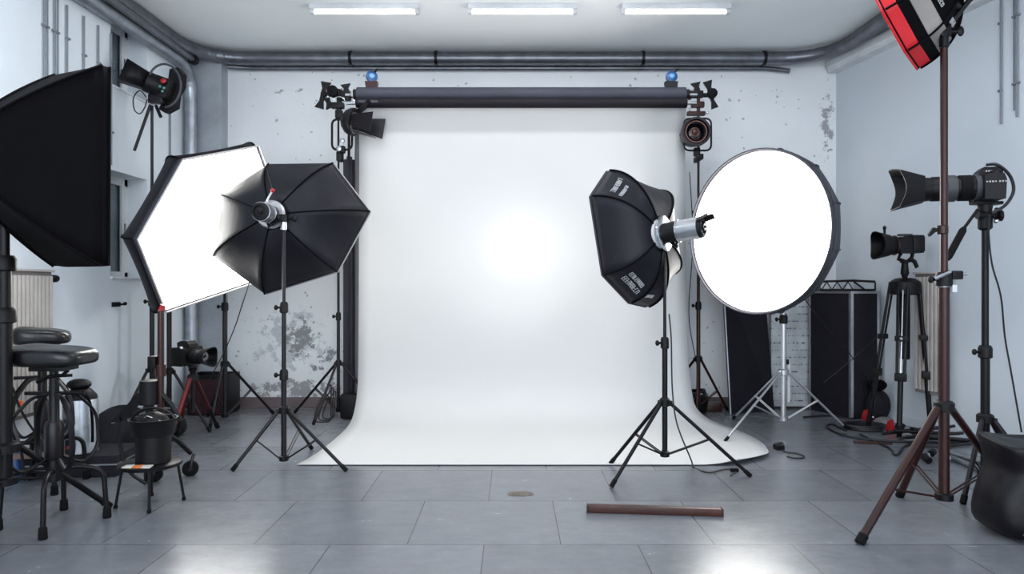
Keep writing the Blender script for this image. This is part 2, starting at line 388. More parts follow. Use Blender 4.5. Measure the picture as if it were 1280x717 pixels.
# ------------------------------------------------------------ ducts
def duct_mat(name, col, axis_scale):
    m, nt, b, N, L = nodes(name)
    tc = N('ShaderNodeTexCoord'); n = N('ShaderNodeTexNoise'); n.inputs['Scale'].default_value = 9; n.inputs['Detail'].default_value = 5
    L(tc.outputs['Object'], n.inputs['Vector']); r = N('ShaderNodeValToRGB')
    setramp(r, [(.3, (*[c*.75 for c in col], 1)), (.7, (*[c*1.2 for c in col], 1))]); L(n.outputs[0], r.inputs[0]); L(r.outputs[0], b.inputs['Base Color'])
    b.inputs['Metallic'].default_value = .75; b.inputs['Roughness'].default_value = .34
    return m
M_DUCT = duct_mat('corrugated_grey_duct', (.17, .175, .20), 1); M_DUCTL = duct_mat('bare_galvanised_duct', (.36, .38, .42), 1)
def resample(pts, step):
    out = [pts[0].copy()]; acc = 0
    for a, b in zip(pts, pts[1:]):
        L_ = (b-a).length; d = step-acc
        while d <= L_: out.append(a+(b-a)*(d/L_)); d += step
        acc = (acc+L_) % step
    return out
def duct(label, pts, r, m, bands=(), cr=.35):
    path = resample(rounded(pts, cr, 10, closed=False), .0125)
    t = thing('ventilation_duct', label, 'duct', pts[0])
    rr = [r*(1.0 if k % 2 else .93) for k in range(len(path))]
    MB().tube(path, rr, 20).build('duct_hose', m, t, ang=60)
    for f in bands:
        i = int(f*(len(path)-3)); MB().tube([path[i], path[i+2]], r*1.12, 20).build('pipe_clamp', M_BLACK, t)
    return t
duct('grey corrugated duct along the top of the back wall', [V((-2.84, 1.5, 3.185)), V((-2.84, 6.2, 3.185)), V((2.88, 6.2, 3.185)), V((2.90, 1.5, 3.185))], .060, M_DUCT, (.40, .452, .58, .655), .5)
duct('pale galvanised duct along the left wall that turns down in the back corner', [V((-2.87, 1.5, 3.00)), V((-2.87, 6.1, 3.08)), V((-2.87, 6.12, .02))], .056, M_DUCTL, (), .3)
t = thing('service_pipe', 'straight dark pipe between the two ducts at top left', 'pipe', (-2.80, 1.5, 3.09))
MB().cyl((-2.79, 1.5, 3.10), (-2.79, 5.95, 3.10), .028).build('pipe', M_DUCT, t)
MB().cyl((-2.79, 5.95, 3.10), (-2.79, 6.0, 3.10), .042).build('end_cap', M_BLACK, t)
o = MB().tube(resample(rounded([V((-2.6, 6.25, 3.125)), V((-2.4, 6.29, 3.125)), V((1.9, 6.29, 3.125)), V((2.35, 6.29, 3.125)), V((2.56, 6.29, 3.10))], .2, 6, False), .03), .022, 10).build('service_pipe', M_DUCT)
tag(o, 'thin grey pipe just below the back wall duct', 'pipe')
# loose wires on the back duct
for (x, z) in ((.35, 3.12), (1.72, 3.0), (-1.95, 3.08)):
    pass

# ------------------------------------------------------------ ceiling battens
def batten(x, y, label):
    t = thing('ceiling_batten_light', label, 'ceiling light', (x, y, CH-.065), group='fluorescent battens across the ceiling')
    MB().box((x, y, CH-.02), (.83, .10, .04), bev=.006).build('batten_body', M_WHITEPL, t)
    for s in (-1, 1): MB().box((x+s*.40, y, CH-.05), (.03, .05, .03), bev=.004).build('tube_holder', M_WHITEPL, t)
    MB().cyl((x-.385, y, CH-.054), (x+.385, y, CH-.054), .011).build('fluorescent_tube', mat('fluorescent_tube', (1, 1, .98), .4, emit=TUBE_E, var=.01), t)
batten(-1.125, 5.22, 'left of the three white ceiling battens')
batten(.08, 5.22, 'middle of the three white ceiling battens')
batten(1.25, 5.22, 'right of the three white ceiling battens')

# ------------------------------------------------------------ radiators, hook, socket
M_RAD = mat('cream_radiator_enamel', (.50, .46, .43), .45); M_RADG = mat('radiator_groove', (.20, .18, .17), .6)
def radiator(label, a, b, nrm, z0, z1, valve_at):
    a, b, nrm = V(a), V(b), V(nrm); d = (b-a); L_ = d.length; d.normalize()
    t = thing('panel_radiator', label, 'radiator', (*((a+b)/2+nrm*.06).xy, z0))
    R = Matrix((d, nrm, V((0, 0, 1)))).transposed()
    c = (a+b)/2+nrm*.07
    MB().box(c+V((0, 0, (z0+z1)/2)), (L_, .05, z1-z0), R, bev=.006).build('panel', M_RADG, t)
    n = int(L_/.034); mb = MB()
    for k in range(n):
        q = a+d*((k+.5)*L_/n)+nrm*.099
        mb.box(q+V((0, 0, (z0+z1)/2)), (.026, .014, z1-z0-.05), R, bev=.004)
    mb.build('convector_ribs', M_RAD, t)
    MB().box(c+V((0, 0, z1+.006)), (L_+.012, .085, .014), R, bev=.003).build('top_grille', M_RAD, t)
    for k in (.2, .8):
        MB().box(a+d*L_*k+nrm*.025+V((0, 0, z1-.15)), (.04, .05, .05), R).build('wall_bracket', M_RAD, t)
    if valve_at:
        e = (b if valve_at > 0 else a)+d*(.03*valve_at)+nrm*.07
        v = MB().cyl(e+V((0, 0, z1-.04))-d*.03, e+V((0, 0, z1-.04))+d*.02, .014).build('valve', M_CHROME, t)
        MB().lathe(e+V((0, 0, z1-.04)), d, [(0, .016), (.015, .024), (.05, .022), (.06, .014)]).build('thermostat_knob', M_BLKPL, v)
radiator('cream ribbed radiator on the left wall behind the stools', (LX, 3.3, 0), (LX, 4.22, 0), (1, 0, 0), .34, 1.20, 1)
radiator('cream panel radiator on the right wall behind the brown stand', onright(5.31), onright(5.05), nrm, .30, 1.21, 0)
t = thing('wall_hook', 'small black hook on the left wall under the window', 'hook', (LX, 5.05, .98))
p = P(141, 380, 5.03)
MB().box((LX+.006, 5.06, .98), (.012, .10, .035), bev=.003).cyl((LX+.01, 5.09, .98), (LX+.05, 5.09, .98), .008).build('hook_plate', M_BLKPL, t)
MB().sphere((LX+.055, 5.09, .985), .014).build('hook_tip', M_RUB, t)

# ------------------------------------------------------------ paper sweep and its rollers
rows = [(2.67, 5.665, -1.285, 1.452), (2.60, 5.69, -1.285, 1.452), (2.48, 5.735, -1.285, 1.455), (1.9, 5.74, -1.285, 1.455), (1.2, 5.74, -1.288, 1.46), (.6, 5.735, -1.29, 1.475),
        (.36, 5.72, -1.29, 1.49), (.22, 5.68, -1.29, 1.50), (.12, 5.60, -1.288, 1.512), (.05, 5.48, -1.285, 1.58), (.02, 5.34, -1.285, 1.68), (.010, 5.18, -1.285, 1.745),
        (.006, 4.98, -1.285, 1.775), (.005, 4.8, -1.287, 1.765), (.005, 4.62, -1.292, 1.725), (.005, 4.45, -1.305, 1.67), (.006, 4.33, -1.318, 1.56), (.008, 4.23, -1.335, 1.38)]
def paper_rows():
    L1 = smooth([V((r[1], r[0], r[2])) for r in rows], 3); R1 = smooth([V((r[1], r[0], r[3])) for r in rows], 3)
    out = []
    for i, (l, r) in enumerate(zip(L1, R1)):
        row = []
        for k in range(31):
            f = k/30; x = l.z+(r.z-l.z)*f; y = l.x; z = max(l.y, .004)
            if i > len(L1)-14 and f > .93: z += .03*((f-.93)/.07)**2*min(1, (i-(len(L1)-14))/9)
            row.append((x, y, z))
        out.append(row)
    return out
tag(MB().grid(paper_rows()).build('backdrop_paper', M_PAPER, solid=.0025, ang=80), 'wide white seamless paper backdrop hanging and sweeping onto the floor', 'backdrop')
M_ROLL = mat('slate_roller', (.038, .041, .058), .6, 0, .3); M_ROLLB = mat('black_roller', (.008, .006, .009), .65, 0, .2)
zc = P(0, 118.5, 5.7).z
t = thing('backdrop_roller', 'thick slate grey roller across the top of the white backdrop', 'roller', (.08, 5.7, zc-.065))
MB().cyl((-1.29, 5.70, zc), (1.445, 5.70, zc), .062, seg=32).build('roll', M_ROLL, t)
for s, x in ((-1, -1.29), (1, 1.445)):
    MB().cyl((x-.03*(s < 0), 5.70, zc), (x+.03*(s > 0), 5.70, zc), .045, seg=24).build('end_cap', M_BLKPL, t)
    MB().cyl((x, 5.70, zc), (x+s*.10, 5.70, zc), .014).build('axle', M_STEEL, t)
zl = P(0, 129, 5.63).z
t = thing('backdrop_roller', 'thin black roller just under the slate roller of the backdrop', 'roller', (.08, 5.63, zl-.045))
MB().cyl((-1.285, 5.63, zl), (1.44, 5.63, zl), .038, seg=28).build('roll', M_ROLLB, t)
MB().box((-1.18, 5.592, zl+.005), (.16, .004, .018)).build('label_strip', M_GREYRING, t, label='grey label strip')
for s, x in ((-1, -1.285), (1, 1.44)): MB().cyl((x, 5.63, zl), (x+s*.08, 5.63, zl), .012).build('axle', M_STEEL, t)
def blue_clamp(px, label, tilt):
    c = P(px, 97, 5.70); zb = zc+.062
    t = thing('spring_clamp', label, 'clamp', (c.x, 5.70, zb))
    MB().prism([(c.x-.055, 5.67, zb+.045), (c.x-.045, 5.67, zb-.012), (c.x+.045, 5.67, zb-.012), (c.x+.05, 5.67, zb+.045)], (0, .06, 0)).build('clamp_jaw', M_BROWNMET if tilt else M_BLKPL, t)
    c = V((c.x, 5.69, zb+.085)); ax = V((.25*tilt, -1, .1)).normalized()
    MB().lathe(c, ax, [(-.02, .03), (-.012, .048), (.012, .048), (.02, .034)]).build('clamp_dial', M_BLUE, t, label='blue dial')
    MB().lathe(c+ax*.018, ax, [(0, .024), (.008, .020), (.012, .008)]).build('dial_centre', M_LBLUE, t)
    MB().tube([c+V((.02, 0, .03)), c+V((.045, -.01, .06)), c+V((.06, -.01, .058))], .008).build('lever', M_BLKPL, t)
    MB().cyl((c.x, 5.695, zb+.02), (c.x, 5.695, zb+.06), .012).build('spindle', M_BLACK, t)
blue_clamp(465, 'blue dialled clamp on the left end of the backdrop roller', 1)
blue_clamp(839, 'blue dialled clamp on the right end of the backdrop roller', 0)

# ------------------------------------------------------------ stands
def stand(label, cx, cy, feet, hub, low, top, r=.016, m=M_DARKST, joints=(), name='light_stand', leg_r=.011, topr=None, brf=.5, mleg=None, casters=None, cat='light stand', braces=True):
    t = thing(name, label, cat, (cx, cy, 0)); mleg = mleg or m
    zs = [low]+sorted(joints)+[top]
    n = len(zs)-1; topr = topr or r*.62
    for i in range(n):
        rr = r+(topr-r)*(i/max(1, n-1)) if n > 1 else r
        MB().cyl((cx, cy, zs[i]), (cx, cy, zs[i+1]+(.01 if i < n-1 else 0)), rr, seg=14).build('pole', m, t)
    for z in joints:
        MB().lathe((cx, cy, z-.035), (0, 0, 1), [(0, r*1.1), (.006, r*1.55), (.055, r*1.55), (.07, r*1.2)], 16).build('pole_lock', M_BLKPL, t)
        k = MB().cyl((cx-.01, cy, z), (cx-r*2.6, cy-.006, z), .007).sphere((cx-r*2.8, cy-.006, z), .013, (1, 1, 1.3), seg=10).build('lock_knob', M_BLKPL, t)
    MB().lathe((cx, cy, hub-.03), (0, 0, 1), [(0, r*1.3), (.004, r*1.9), (.04, r*1.9), (.05, r*1.4)], 16).build('hub_collar', M_BLKPL if m is not M_SILVER else M_SILVER, t)
    if braces: MB().lathe((cx, cy, low-.01), (0, 0, 1), [(0, r*1.2), (.003, r*1.7), (.03, r*1.7), (.035, r*1.2)], 16).build('lower_collar', M_BLKPL if m is not M_SILVER else M_SILVER, t)
    for i, (fx, fy) in enumerate(feet):
        d = V((fx-cx, fy-cy, 0)).normalized(); side = V((-d.y, d.x, 0))
        a = V((cx, cy, hub-.012))+d*r*2.0; zf = .012 if not casters else .10
        b = V((fx, fy, zf))
        lg = MB().tube([a, b], leg_r, 10).build('leg', mleg, t)
        MB().box(a, (.022, .022, .03), Matrix((d, side, V((0, 0, 1)))).transposed(), bev=.003).build('leg_joint', M_BLKPL if m is not M_SILVER else M_SILVER, lg)
        if not casters:
            e = (b-a).normalized(); MB().tube([b-e*.035, b+e*.008], leg_r*1.25, 10).build('rubber_foot', M_RUB, lg)
        else:
            c = V((fx, fy, .045)); 
            MB().lathe(c-side*.014, side, [(0, .030), (.004, .043), (.024, .043), (.028, .030)], 20).build('caster_wheel', M_RUB, lg)
            MB().box(c+V((0, 0, .03)), (.05, .045, .05), Matrix((d, side, V((0, 0, 1)))).transposed(), bev=.008).build('caster_fork', M_STEEL, lg)
        if braces:
            mid = a+(b-a)*brf; lo = V((cx, cy, low+.008))+d*r*1.5
            mbb = MB()
            for s in (-1, 1): mbb.tube([lo+side*.009*s, mid+side*.009*s], .0045, 6)
            mbb.build('brace', mleg, t)
    return t
# front left stand
stand('black tripod light stand holding the rear-facing heptagonal softbox, front left', -1.42, 4.25, [tuple(G(291, 589)[:2]), tuple(G(432, 589)[:2]), (-1.37, 4.66)], .35, .035, 1.50, .017, M_DARKST, (.56, .98))
# right stand with strobe
stand('black tripod light stand in front of the backdrop, right of centre', .893, 3.99, [tuple(G(765, 609)[:2]), tuple(G(937, 596)[:2]), tuple(G(764, 580)[:2])], .44, .125, 1.36, .016, M_BLACK, (.78,), brf=.5)
# rear silver stand
stand('silver tripod light stand under the round white softbox', 2.10, 5.28, [tuple(G(907, 552)[:2]), tuple(G(917, 524)[:2]), tuple(G(1058, 537)[:2])], .46, .085, 1.40, .020, M_SILVER, (.86,), leg_r=.009)
# stand at back left (x 281)
stand('slim dark light stand by the left part of the back wall', (281-640)*5.55/F, 5.55, [tuple(G(262, 537)[:2]), tuple(G(341, 517)[:2]), (-2.6, 5.85)], .49, .06, 2.0, .018, M_DARKST, (.95,))
# twin stand left of backdrop
stand('tall dark light stand at the left end of the backdrop roller', -1.475, 5.8, [tuple(G(482, 521)[:2]), tuple(G(369, 516)[:2]), tuple(G(392, 531)[:2])], .47, .06, 2.62, .014, M_DARKST, (.86, 1.7))
# stand at right end of backdrop
stand('dark light stand at the right end of the backdrop roller', 1.60, 5.86, [tuple(G(909, 513)[:2]), (1.30, 6.15), (1.52, 5.62)], .50, .09, 2.64, .017, M_BROWNMET, (.95, 1.75), brf=.62)
# brown front-right stand
stand('tall brown light stand at the front right with thick tubular legs', 2.0, 3.16, [tuple(G(1075, 680)[:2]), tuple(G(1125, 621)[:2]), (2.60, 3.50)], .56, .13, 2.22, .023, M_BROWNMET, (1.14,), leg_r=.017, topr=.016, brf=.62)
br = bpy.data.objects['light_stand.006'] if 'light_stand.006' in bpy.data.objects else None
t = thing('clamp_lever', 'small black wing lever clamped to the upper brown pole', 'clamp', (1.98, 3.16, 1.35))
c = P(1178, 287, 3.16)
MB().lathe(c-V((0, 0, .02)), (0, 0, 1), [(0, .020), (.003, .024), (.037, .024), (.04, .02)]).build('clamp_band', M_BROWNMET, t)
MB().prism([c+V((-.02, -.006, .006)), c+V((-.045, -.006, .010)), c+V((-.066, -.006, -.022)), c+V((-.060, -.006, -.032)), c+V((-.035, -.006, -.012)), c+V((-.02, -.006, -.008))], (0, .012, 0)).build('lever', M_BLKPL, t)
t = thing('pole_clamp', 'chrome and black clamp on the middle joint of the brown stand', 'clamp', (2.0, 3.16, 1.10))
c = P(1180, 347, 3.16)
MB().lathe(c-V((0, 0, .045)), (0, 0, 1), [(0, .026), (.003, .030), (.055, .030), (.06, .026)]).build('clamp_band', M_STEEL, t)
MB().box(c+V((.045, -.01, .012)), (.05, .045, .04), bev=.006).build('clamp_block', M_BLKPL, t)
MB().cyl(c+V((.07, -.01, .015)), c+V((.10, -.01, .018)), .006).build('screw', M_CHROME, t)
MB().tube([c+V((-.055, -.02, -.005)), c+V((-.03, -.03, .008)), c+V((.01, -.03, .028))], .009).build('chrome_lever', M_CHROME, t)
MB().box(c+V((.032, -.02, -.05)), (.022, .02, .035), bev=.003).build('clamp_plate', M_WHITEPL, t)
# stand under the long lens camera
stand('black light stand carrying the camera with the long lens, far right', 2.53, 3.65, [tuple(G(1204, 630)[:2]), (2.86, 3.80), (2.70, 3.36)], .41, .10, 1.42, .022, M_BLACK, (.76,), leg_r=.013, topr=.017, mleg=M_DARKST)

# ------------------------------------------------------------ softboxes
def ray(px, py, C, n):
    d = V(((px-640)/F, 1, -(py-HY)/F)); o = V((0, 0, CAMZ)); n = V(n)
    return o+d*((V(C)-o).dot(n)/d.dot(n))
def softbox(label, C, n, rim, depth, ring_r, m, face, lip=.05, rnd=None, sag=.10, bow=(.72, .80), piping=M_PIPING, nsub=8, cat='softbox', bands=None, name='studio_softbox', ringm=M_BLKPL, pr=.006):
    C, n = V(C), V(n).normalized(); u = n.cross(V((0, 0, 1))).normalized(); v = u.cross(n)
    if rnd:
        R_, k_ = rnd; pts2 = [(R_*math.cos(2*PI*(i+.5)/k_), R_*math.sin(2*PI*(i+.5)/k_)) for i in range(k_)]
    else:
        pts2 = [((p-C).dot(u), (p-C).dot(v)) for p in rim]
    N = len(pts2)
    t = thing(name, label, cat, C+V((0, 0, min(b for a, b in pts2))))
    def rib(i, tt, vec=None):
        a = V(pts2[i % N]); L_ = a.length; a = a/L_
        q0 = (ring_r, -depth); q1 = (L_*bow[0], -depth*bow[1]); q2 = (L_, 0.)
        r = (1-tt)**2*q0[0]+2*tt*(1-tt)*q1[0]+tt*tt*q2[0]; z = (1-tt)**2*q0[1]+2*tt*(1-tt)*q1[1]+tt*tt*q2[1]
        return a*r, z
    def pt(i, s, tt, off=0):
        a, za = rib(i, tt); b, zb = rib(i+1, tt)
        c = a*(1-s)+b*s; z = za*(1-s)+zb*s
        if rnd:
            rad = a.length; ang = 2*PI*(.5+i+s)/N; cc = V((math.cos(ang), math.sin(ang)))*rad
            w_ = max(0, (tt-.55)/.45)**1.5; c = c*(1-w_)+cc*w_
        else: c = c*(1-sag*4*s*(1-s)*math.sin(PI*tt)**.7 if 0 < tt < 1 else 1)
        c = c*(1+off/max(.05, c.length))
        return C+u*c.x+v*c.y+n*(z-off*.7)
    NT = 14
    def shell(t0, t1, mm, nm='fabric_shell'):
        mb = MB(); R = []
        for j in range(NT+1):
            tt = t0+(t1-t0)*j/NT; R.append([mb.b.verts.new(pt(i, s/nsub, tt)) for i in range(N) for s in range(nsub)])
        for A, B in zip(R, R[1:]):
            K = len(A)
            for k in range(K): mb.b.faces.new((A[k], A[(k+1) % K], B[(k+1) % K], B[k]))
        return mb.build(nm, mm, t, solid=.003, ang=180)
    if bands:
        for (a, b, mm, nm) in bands: shell(a, b, mm, nm)
    else: shell(0, 1, m)
    edge = [pt(i, s/nsub, 1) for i in range(N) for s in range(nsub)]
    K = len(edge)
    mb = MB(); A = [mb.b.verts.new(p) for p in edge]; B = [mb.b.verts.new(p+n*lip+(p-C)*(-.005)) for p in edge]
    for k in range(K): mb.b.faces.new((A[k], A[(k+1) % K], B[(k+1) % K], B[k]))
    mb.build('rim_band', M_FABGREY if face is M_LIT else m, t, solid=.003, ang=180)
    MB().tube([p+n*lip for p in edge], pr, 6, closed=True).build('rim_piping', piping, t)
    mb = MB(); c0 = mb.b.verts.new(C+n*(lip*.55)); B = [mb.b.verts.new(C+(p-C)*.975+n*lip*.55) for p in edge]
    for k in range(K): mb.b.faces.new((c0, B[k], B[(k+1) % K]))
    mb.build('diffuser', face, t, solid=.002, ang=180)
    if not rnd or True:
        for i in range(N):
            MB().tube([pt(i, 0, j/16, .003) for j in range(17)], .0055, 6).build('rib', M_FABDARK if not rnd else M_FABGREY, t)
    q = C-n*depth
    MB().lathe(q-n*.02, n, [(0, ring_r*.8), (.002, ring_r*1.03), (.03, ring_r*1.05), (.032, ring_r*.8)], 32).build('mounting_ring', ringm, t)
    return t, pt, q
def strobe(label, q, ax, L_, r, stand_top, mbody=M_STEEL, mrear=M_BLKPL, ringm=M_CHROME, flare=1.0, name='strobe_light', ears=False, ringr=None):
    q, ax = V(q), V(ax).normalized()
    t = thing(name, label, 'studio light', q+ax*L_*.5-V((0, 0, r)))
    rr = ringr or r*1.5
    MB().lathe(q, ax, [(0, rr), (.008, rr), (.014, rr*.92), (.014, r*.7)], 32).build('speed_ring', ringm, t)
    MB().lathe(q, ax, [(.014, r*.95), (L_*.35, r*.98), (L_*.36, r*.9), (L_*.40, r*.9)], 32).build('front_barrel', mrear, t)
    MB().lathe(q, ax, [(L_*.40, r*.93), (L_*.405, r), (L_*.9, r), (L_*.905, r*.93)], 32).build('body', mbody, t)
    MB().lathe(q, ax, [(L_*.37, r*1.03), (L_*.40, r*1.03)], 32).build('trim_ring', M_CHROME, t)
    b = MB().lathe(q, ax, [(L_*.905, r*.96), (L_*.98, r*.9*flare), (L_, r*.78*flare), (L_*1.001, r*.62), (L_*.96, r*.55)], 32).build('rear_panel', mrear, t)
    MB().lathe(q, ax, [(L_*.93, r*.30), (L_*1.02, r*.28), (L_*1.03, r*.2)], 20).build('control_dial', M_CHROME if ears else M_BLKPL, b)
    MB().lathe(q, ax, [(L_*.94, r*.16), (L_*1.06, r*.14), (L_*1.065, r*.1)], 16).build('socket', M_BLACK, b)
    mid = q+ax*L_*.33; st = V(stand_top)
    if ears:
        u = ax.cross(V((0, 0, 1))).normalized(); v = u.cross(ax)
        e0 = q+ax*L_*.92
        for s, k in ((1, 1), (-1, 1)):
            base = e0+u*r*.5*s+v*r*.75
            MB().prism([e0+u*r*.2*s+v*r*.95, e0+u*r*.9*s+v*r*.5, e0+ax*.06+u*r*1.05*s+v*r*.75, e0+ax*.06+u*r*.5*s+v*r*1.15], ax*.006).build('barn_flap', M_BLACK, t)
    mb = MB(); mb.tube([mid-V((0, 0, r*.9)), mid-V((0, 0, r*1.4)), st+V((0, 0, .05)), st], .012, 10); mb.build('tilt_bracket', M_BLACK, t)
    MB().box(st+V((0, 0, .045)), (.05, .04, .05), bev=.008).build('tilt_joint', M_BLACK, t)
    MB().cyl(st+V((.02, 0, .045)), st+V((.065, -.01, .045)), .008).sphere(st+V((.07, -.01, .045)), .016, (1, .7, 1.5), seg=10).build('tilt_knob', M_BLKPL, t)
    MB().lathe(st-V((0, 0, .03)), (0, 0, 1), [(0, .017), (.003, .020), (.05, .020), (.053, .015)]).build('spigot', ringm if ringm is M_BLACK else M_CHROME, t)
    return t
# 1. left front heptagonal softbox seen from behind
n1 = V((.03, .99, -.06)).normalized(); C1 = P(360, 277, 4.57)
rim1 = [ray(x, y, C1, n1) for x, y in ((336, 205), (416, 204), (462, 264), (421, 339), (331, 367), (267, 320), (276, 243))]
sb1, pt1, q1 = softbox('black heptagonal softbox seen from behind, on the front left stand', C1, n1, rim1, .27, .085, M_FABG, M_LITS, .03, sag=.10, bow=(.78, .78))
strobe('cylindrical strobe in the back of the heptagonal softbox, front left', q1-n1*.02, -V((.03, 1, -.0)), .19, .058, (-1.42, 4.25, 1.49), M_STEEL, M_BLKPL, M_SILVER, ringr=.090)
t = thing('tension_toggle', 'small red toggle on the cord above the front left strobe', 'toggle', P(341, 237, 4.28))
MB().sphere(P(341, 238, 4.26), .014).build('toggle_ball', M_RED, t); MB().tube([P(341, 238, 4.26), P(336, 222, 4.35), P(333, 210, 4.48)], .003, 6).build('toggle_cord', M_CORD, t)
MB().tube([P(341, 238, 4.26), P(336, 246, 4.25), P(333, 252, 4.24)], .007, 6).build('toggle_clip', M_STEEL, t)
# 2. left hexagonal softbox, lit face to the room
n2 = V((.79, -.61, -.13)).normalized(); C2 = P(263, 287, 4.86)
rim2 = [ray(x, y, C2, n2) for x, y in ((228, 199), (323, 182), (353, 263), (330, 349), (207, 390), (171, 299))]
sb2, pt2, q2 = softbox('large hexagonal softbox with glowing white face, left side', C2-n2*.05, n2, [p-n2*.05 for p in rim2], .36, .085, M_FAB, M_LIT, .06, sag=.03, bow=(1.22, .80))
st2 = q2-n2*.20
strobe('strobe behind the glowing hexagonal softbox', q2-n2*.02, -n2, .22, .058, (st2.x, st2.y, st2.z-.16))
stand('dark light stand under the glowing hexagonal softbox', st2.x, st2.y, [(st2.x-.16, st2.y-.30), (st2.x+.32, st2.y-.02), (st2.x-.18, st2.y+.30)], .47, .08, st2.z-.17, .018, M_DARKST, (.98,))
# 3. right octagonal softbox, seen from the side
n3 = V((-.65, .75, -.10)).normalized(); C3 = P(786, 300, 4.15)
rim3 = [ray(x, y, C3, n3) for x, y in ((762, 213), (741, 245), (756.5, 343), (789.5, 378), (811, 383), (836, 345), (822, 238))]
sb3, pt3, q3 = softbox('black octagonal softbox with printed lettering aimed at the backdrop', C3, n3, rim3, .24, .085, M_FABG, M_LITS, .025, sag=.05, bow=(.88, .92), piping=M_FABGREY, ringm=M_WHITEPL)
strobe('silver strobe with flaps in the lettered softbox, right of centre', q3-n3*.02, V((.80, -.60, .10)), .24, .062, (.893, 3.99, 1.35), M_STEEL, M_BLKPL, M_CHROME, flare=1.0, ears=True, ringr=.105)
def lettering(t, pt, i, s0, s1, t0, t1, n, seed, m=M_LETTER):
    rnd = random.Random(seed); mb = MB()
    for k in range(n):                                    # worn, unreadable print: one upright glyph after the other
        a = s0+(s1-s0)*k/n; b = s0+(s1-s0)*(k+.62)/n
        segs = [((a, t0), (a, t1))]
        c = rnd.random()
        if c < .7: segs.append(((a, t0), (b, t0)))
        if c > .2: segs.append(((a, t1), (b, t1)))
        if c > .45: segs.append(((b, t0), (b, t1)))
        if rnd.random() < .6: segs.append(((a, (t0+t1)/2), (b, (t0+t1)/2)))
        for (p, q_) in segs:
            mb.tube([pt(i, p[0], p[1], .006), pt(i, q_[0], q_[1], .006)], .0022, 4)
    mb.build('printed_lettering', m, t)
lettering(sb3, pt3, 0, .22, .80, .80, .73, 9, 1); lettering(sb3, pt3, 0, .35, .85, .65, .60, 8, 2)
lettering(sb3, pt3, 2, .25, .80, .72, .65, 9, 3); lettering(sb3, pt3, 2, .25, .85, .85, .77, 9, 4)
lettering(sb3, pt3, 3, .15, .6, .80, .74, 6, 5)
# 4. round softbox
n4 = V((-.83, -.56, 0)).normalized(); C4 = P(944, 289.5, 4.95)
sb4, pt4, q4 = softbox('round white glowing softbox right of the backdrop', C4-n4*.04, n4, None, .24, .10, M_FABGREY, M_LIT, .05, rnd=(.595, 12), bow=(1.12, .70), piping=M_FABGREY, nsub=6)
strobe('strobe behind the round glowing softbox', q4-n4*.02, -n4, .2, .055, (2.11, 5.28, 1.38), ringr=.085)
# 5. near left rectangular softbox
A5, B5, E5, D5 = P(128, 82, 2.95), P(127, 331, 2.95), P(67, 332, 3.2), P(70, 94, 3.2)
C5 = (A5+B5+E5+D5)/4; n5 = (B5-A5).cross(E5-A5).normalized(); n5 = n5 if n5.y > 0 else -n5
apex = C5-n5*.42; 
sb5, pt5, q5 = softbox('big black rectangular softbox at the left edge of the picture', C5, n5, [A5, B5, E5, D5], .42, .09, M_FABDARK, M_DIFF, .03, sag=.06, bow=(.62, .62), piping=M_FABDARK)
strobe('strobe behind the big black softbox, mostly off the left edge', q5-n5*.02, -n5, .24, .06, tuple(q5-n5*.10+V((0, 0, -.15))), M_BLKPL, M_BLKPL, M_BLACK)
stand('thick black light stand at the left edge of the picture', -2.245, 3.02, [(-2.15, 2.62), (-2.62, 3.02), (-2.02, 3.42)], .40, .24, 1.42, .030, M_BLACK, (.98, 1.21), leg_r=.014, topr=.022)
t = thing('offset_arm', 'black offset arm between the left edge stand and its softbox', 'arm', (-2.245, 3.02, 1.40))
e = q5-n5*.10+V((0, 0, -.17))
MB().tube(rounded([V((-2.245, 3.02, 1.43)), V((-2.245, 3.02, 1.45)), V((-2.26, 2.9, 1.45)), V((e.x, e.y, 1.43))], .03, 4, False), .014).build('arm_tube', M_BLACK, t)
MB().box((-2.245, 3.02, 1.44), (.06, .05, .05), bev=.006).build('arm_clamp', M_BLACK, t)
# 6. red, white and black softbox at the top right
n6 = V((-.72, .62, -.38)).normalized(); C6 = P(1116, 20, 3.32)
u6 = n6.cross(V((0, 0, 1))).normalized(); v6 = u6.cross(n6)
M_CREAM = mat('cream_fabric', (.26, .235, .22), .7, bump=.2, bscale=12); M_REDF = mat('red_fabric', (.60, .006, .014), .6, bump=.2, bscale=12)
rim6 = [C6+(u6*math.cos(2*PI*(k+.3)/8)+v6*math.sin(2*PI*(k+.3)/8))*.285 for k in range(8)]
sb6, pt6, q6 = softbox('small octagonal softbox with red, black and cream bands, top right corner', C6, n6, rim6, .27, .08, M_FABDARK, M_DIFF, .012, sag=.05, bow=(.98, .75), piping=M_REDF,
    bands=[(0, .52, M_FABDARK, 'fabric_shell'), (.52, .74, M_CREAM, 'cream_band'), (.74, .87, M_FABDARK, 'black_band'), (.87, 1, M_REDF, 'red_band')])
lettering(sb6, pt6, 5, .3, .7, .45, .38, 3, 11); lettering(sb6, pt6, 4, .3, .7, .45, .40, 5, 12)
strobe('black strobe on top of the brown stand, top right corner', q6-n6*.02, -n6, .20, .085, (2.0, 3.16, 2.24), M_BLKPL, M_BLKPL, M_BLACK)
t = thing('strobe_flap', 'oval black and blue flap beside the strobe in the top right corner', 'flap', P(1190, 8, 3.1))
MB().sphere(P(1192, 5, 3.1), .03, (1.25, .4, .6), Matrix.Rotation(.35, 3, 'Y')).build('black_flap', M_BLKPL, t)
MB().sphere(P(1188, 1, 3.12), .028, (1.0, .35, .5), Matrix.Rotation(.2, 3, 'Y')).build('blue_flap', M_BLUE, t)
MB().tube([P(1188, 4, 3.1), P(1180, 8, 3.12), P(1172, 6, 3.14)], .008).build('flap_arm', M_BLKPL, t)

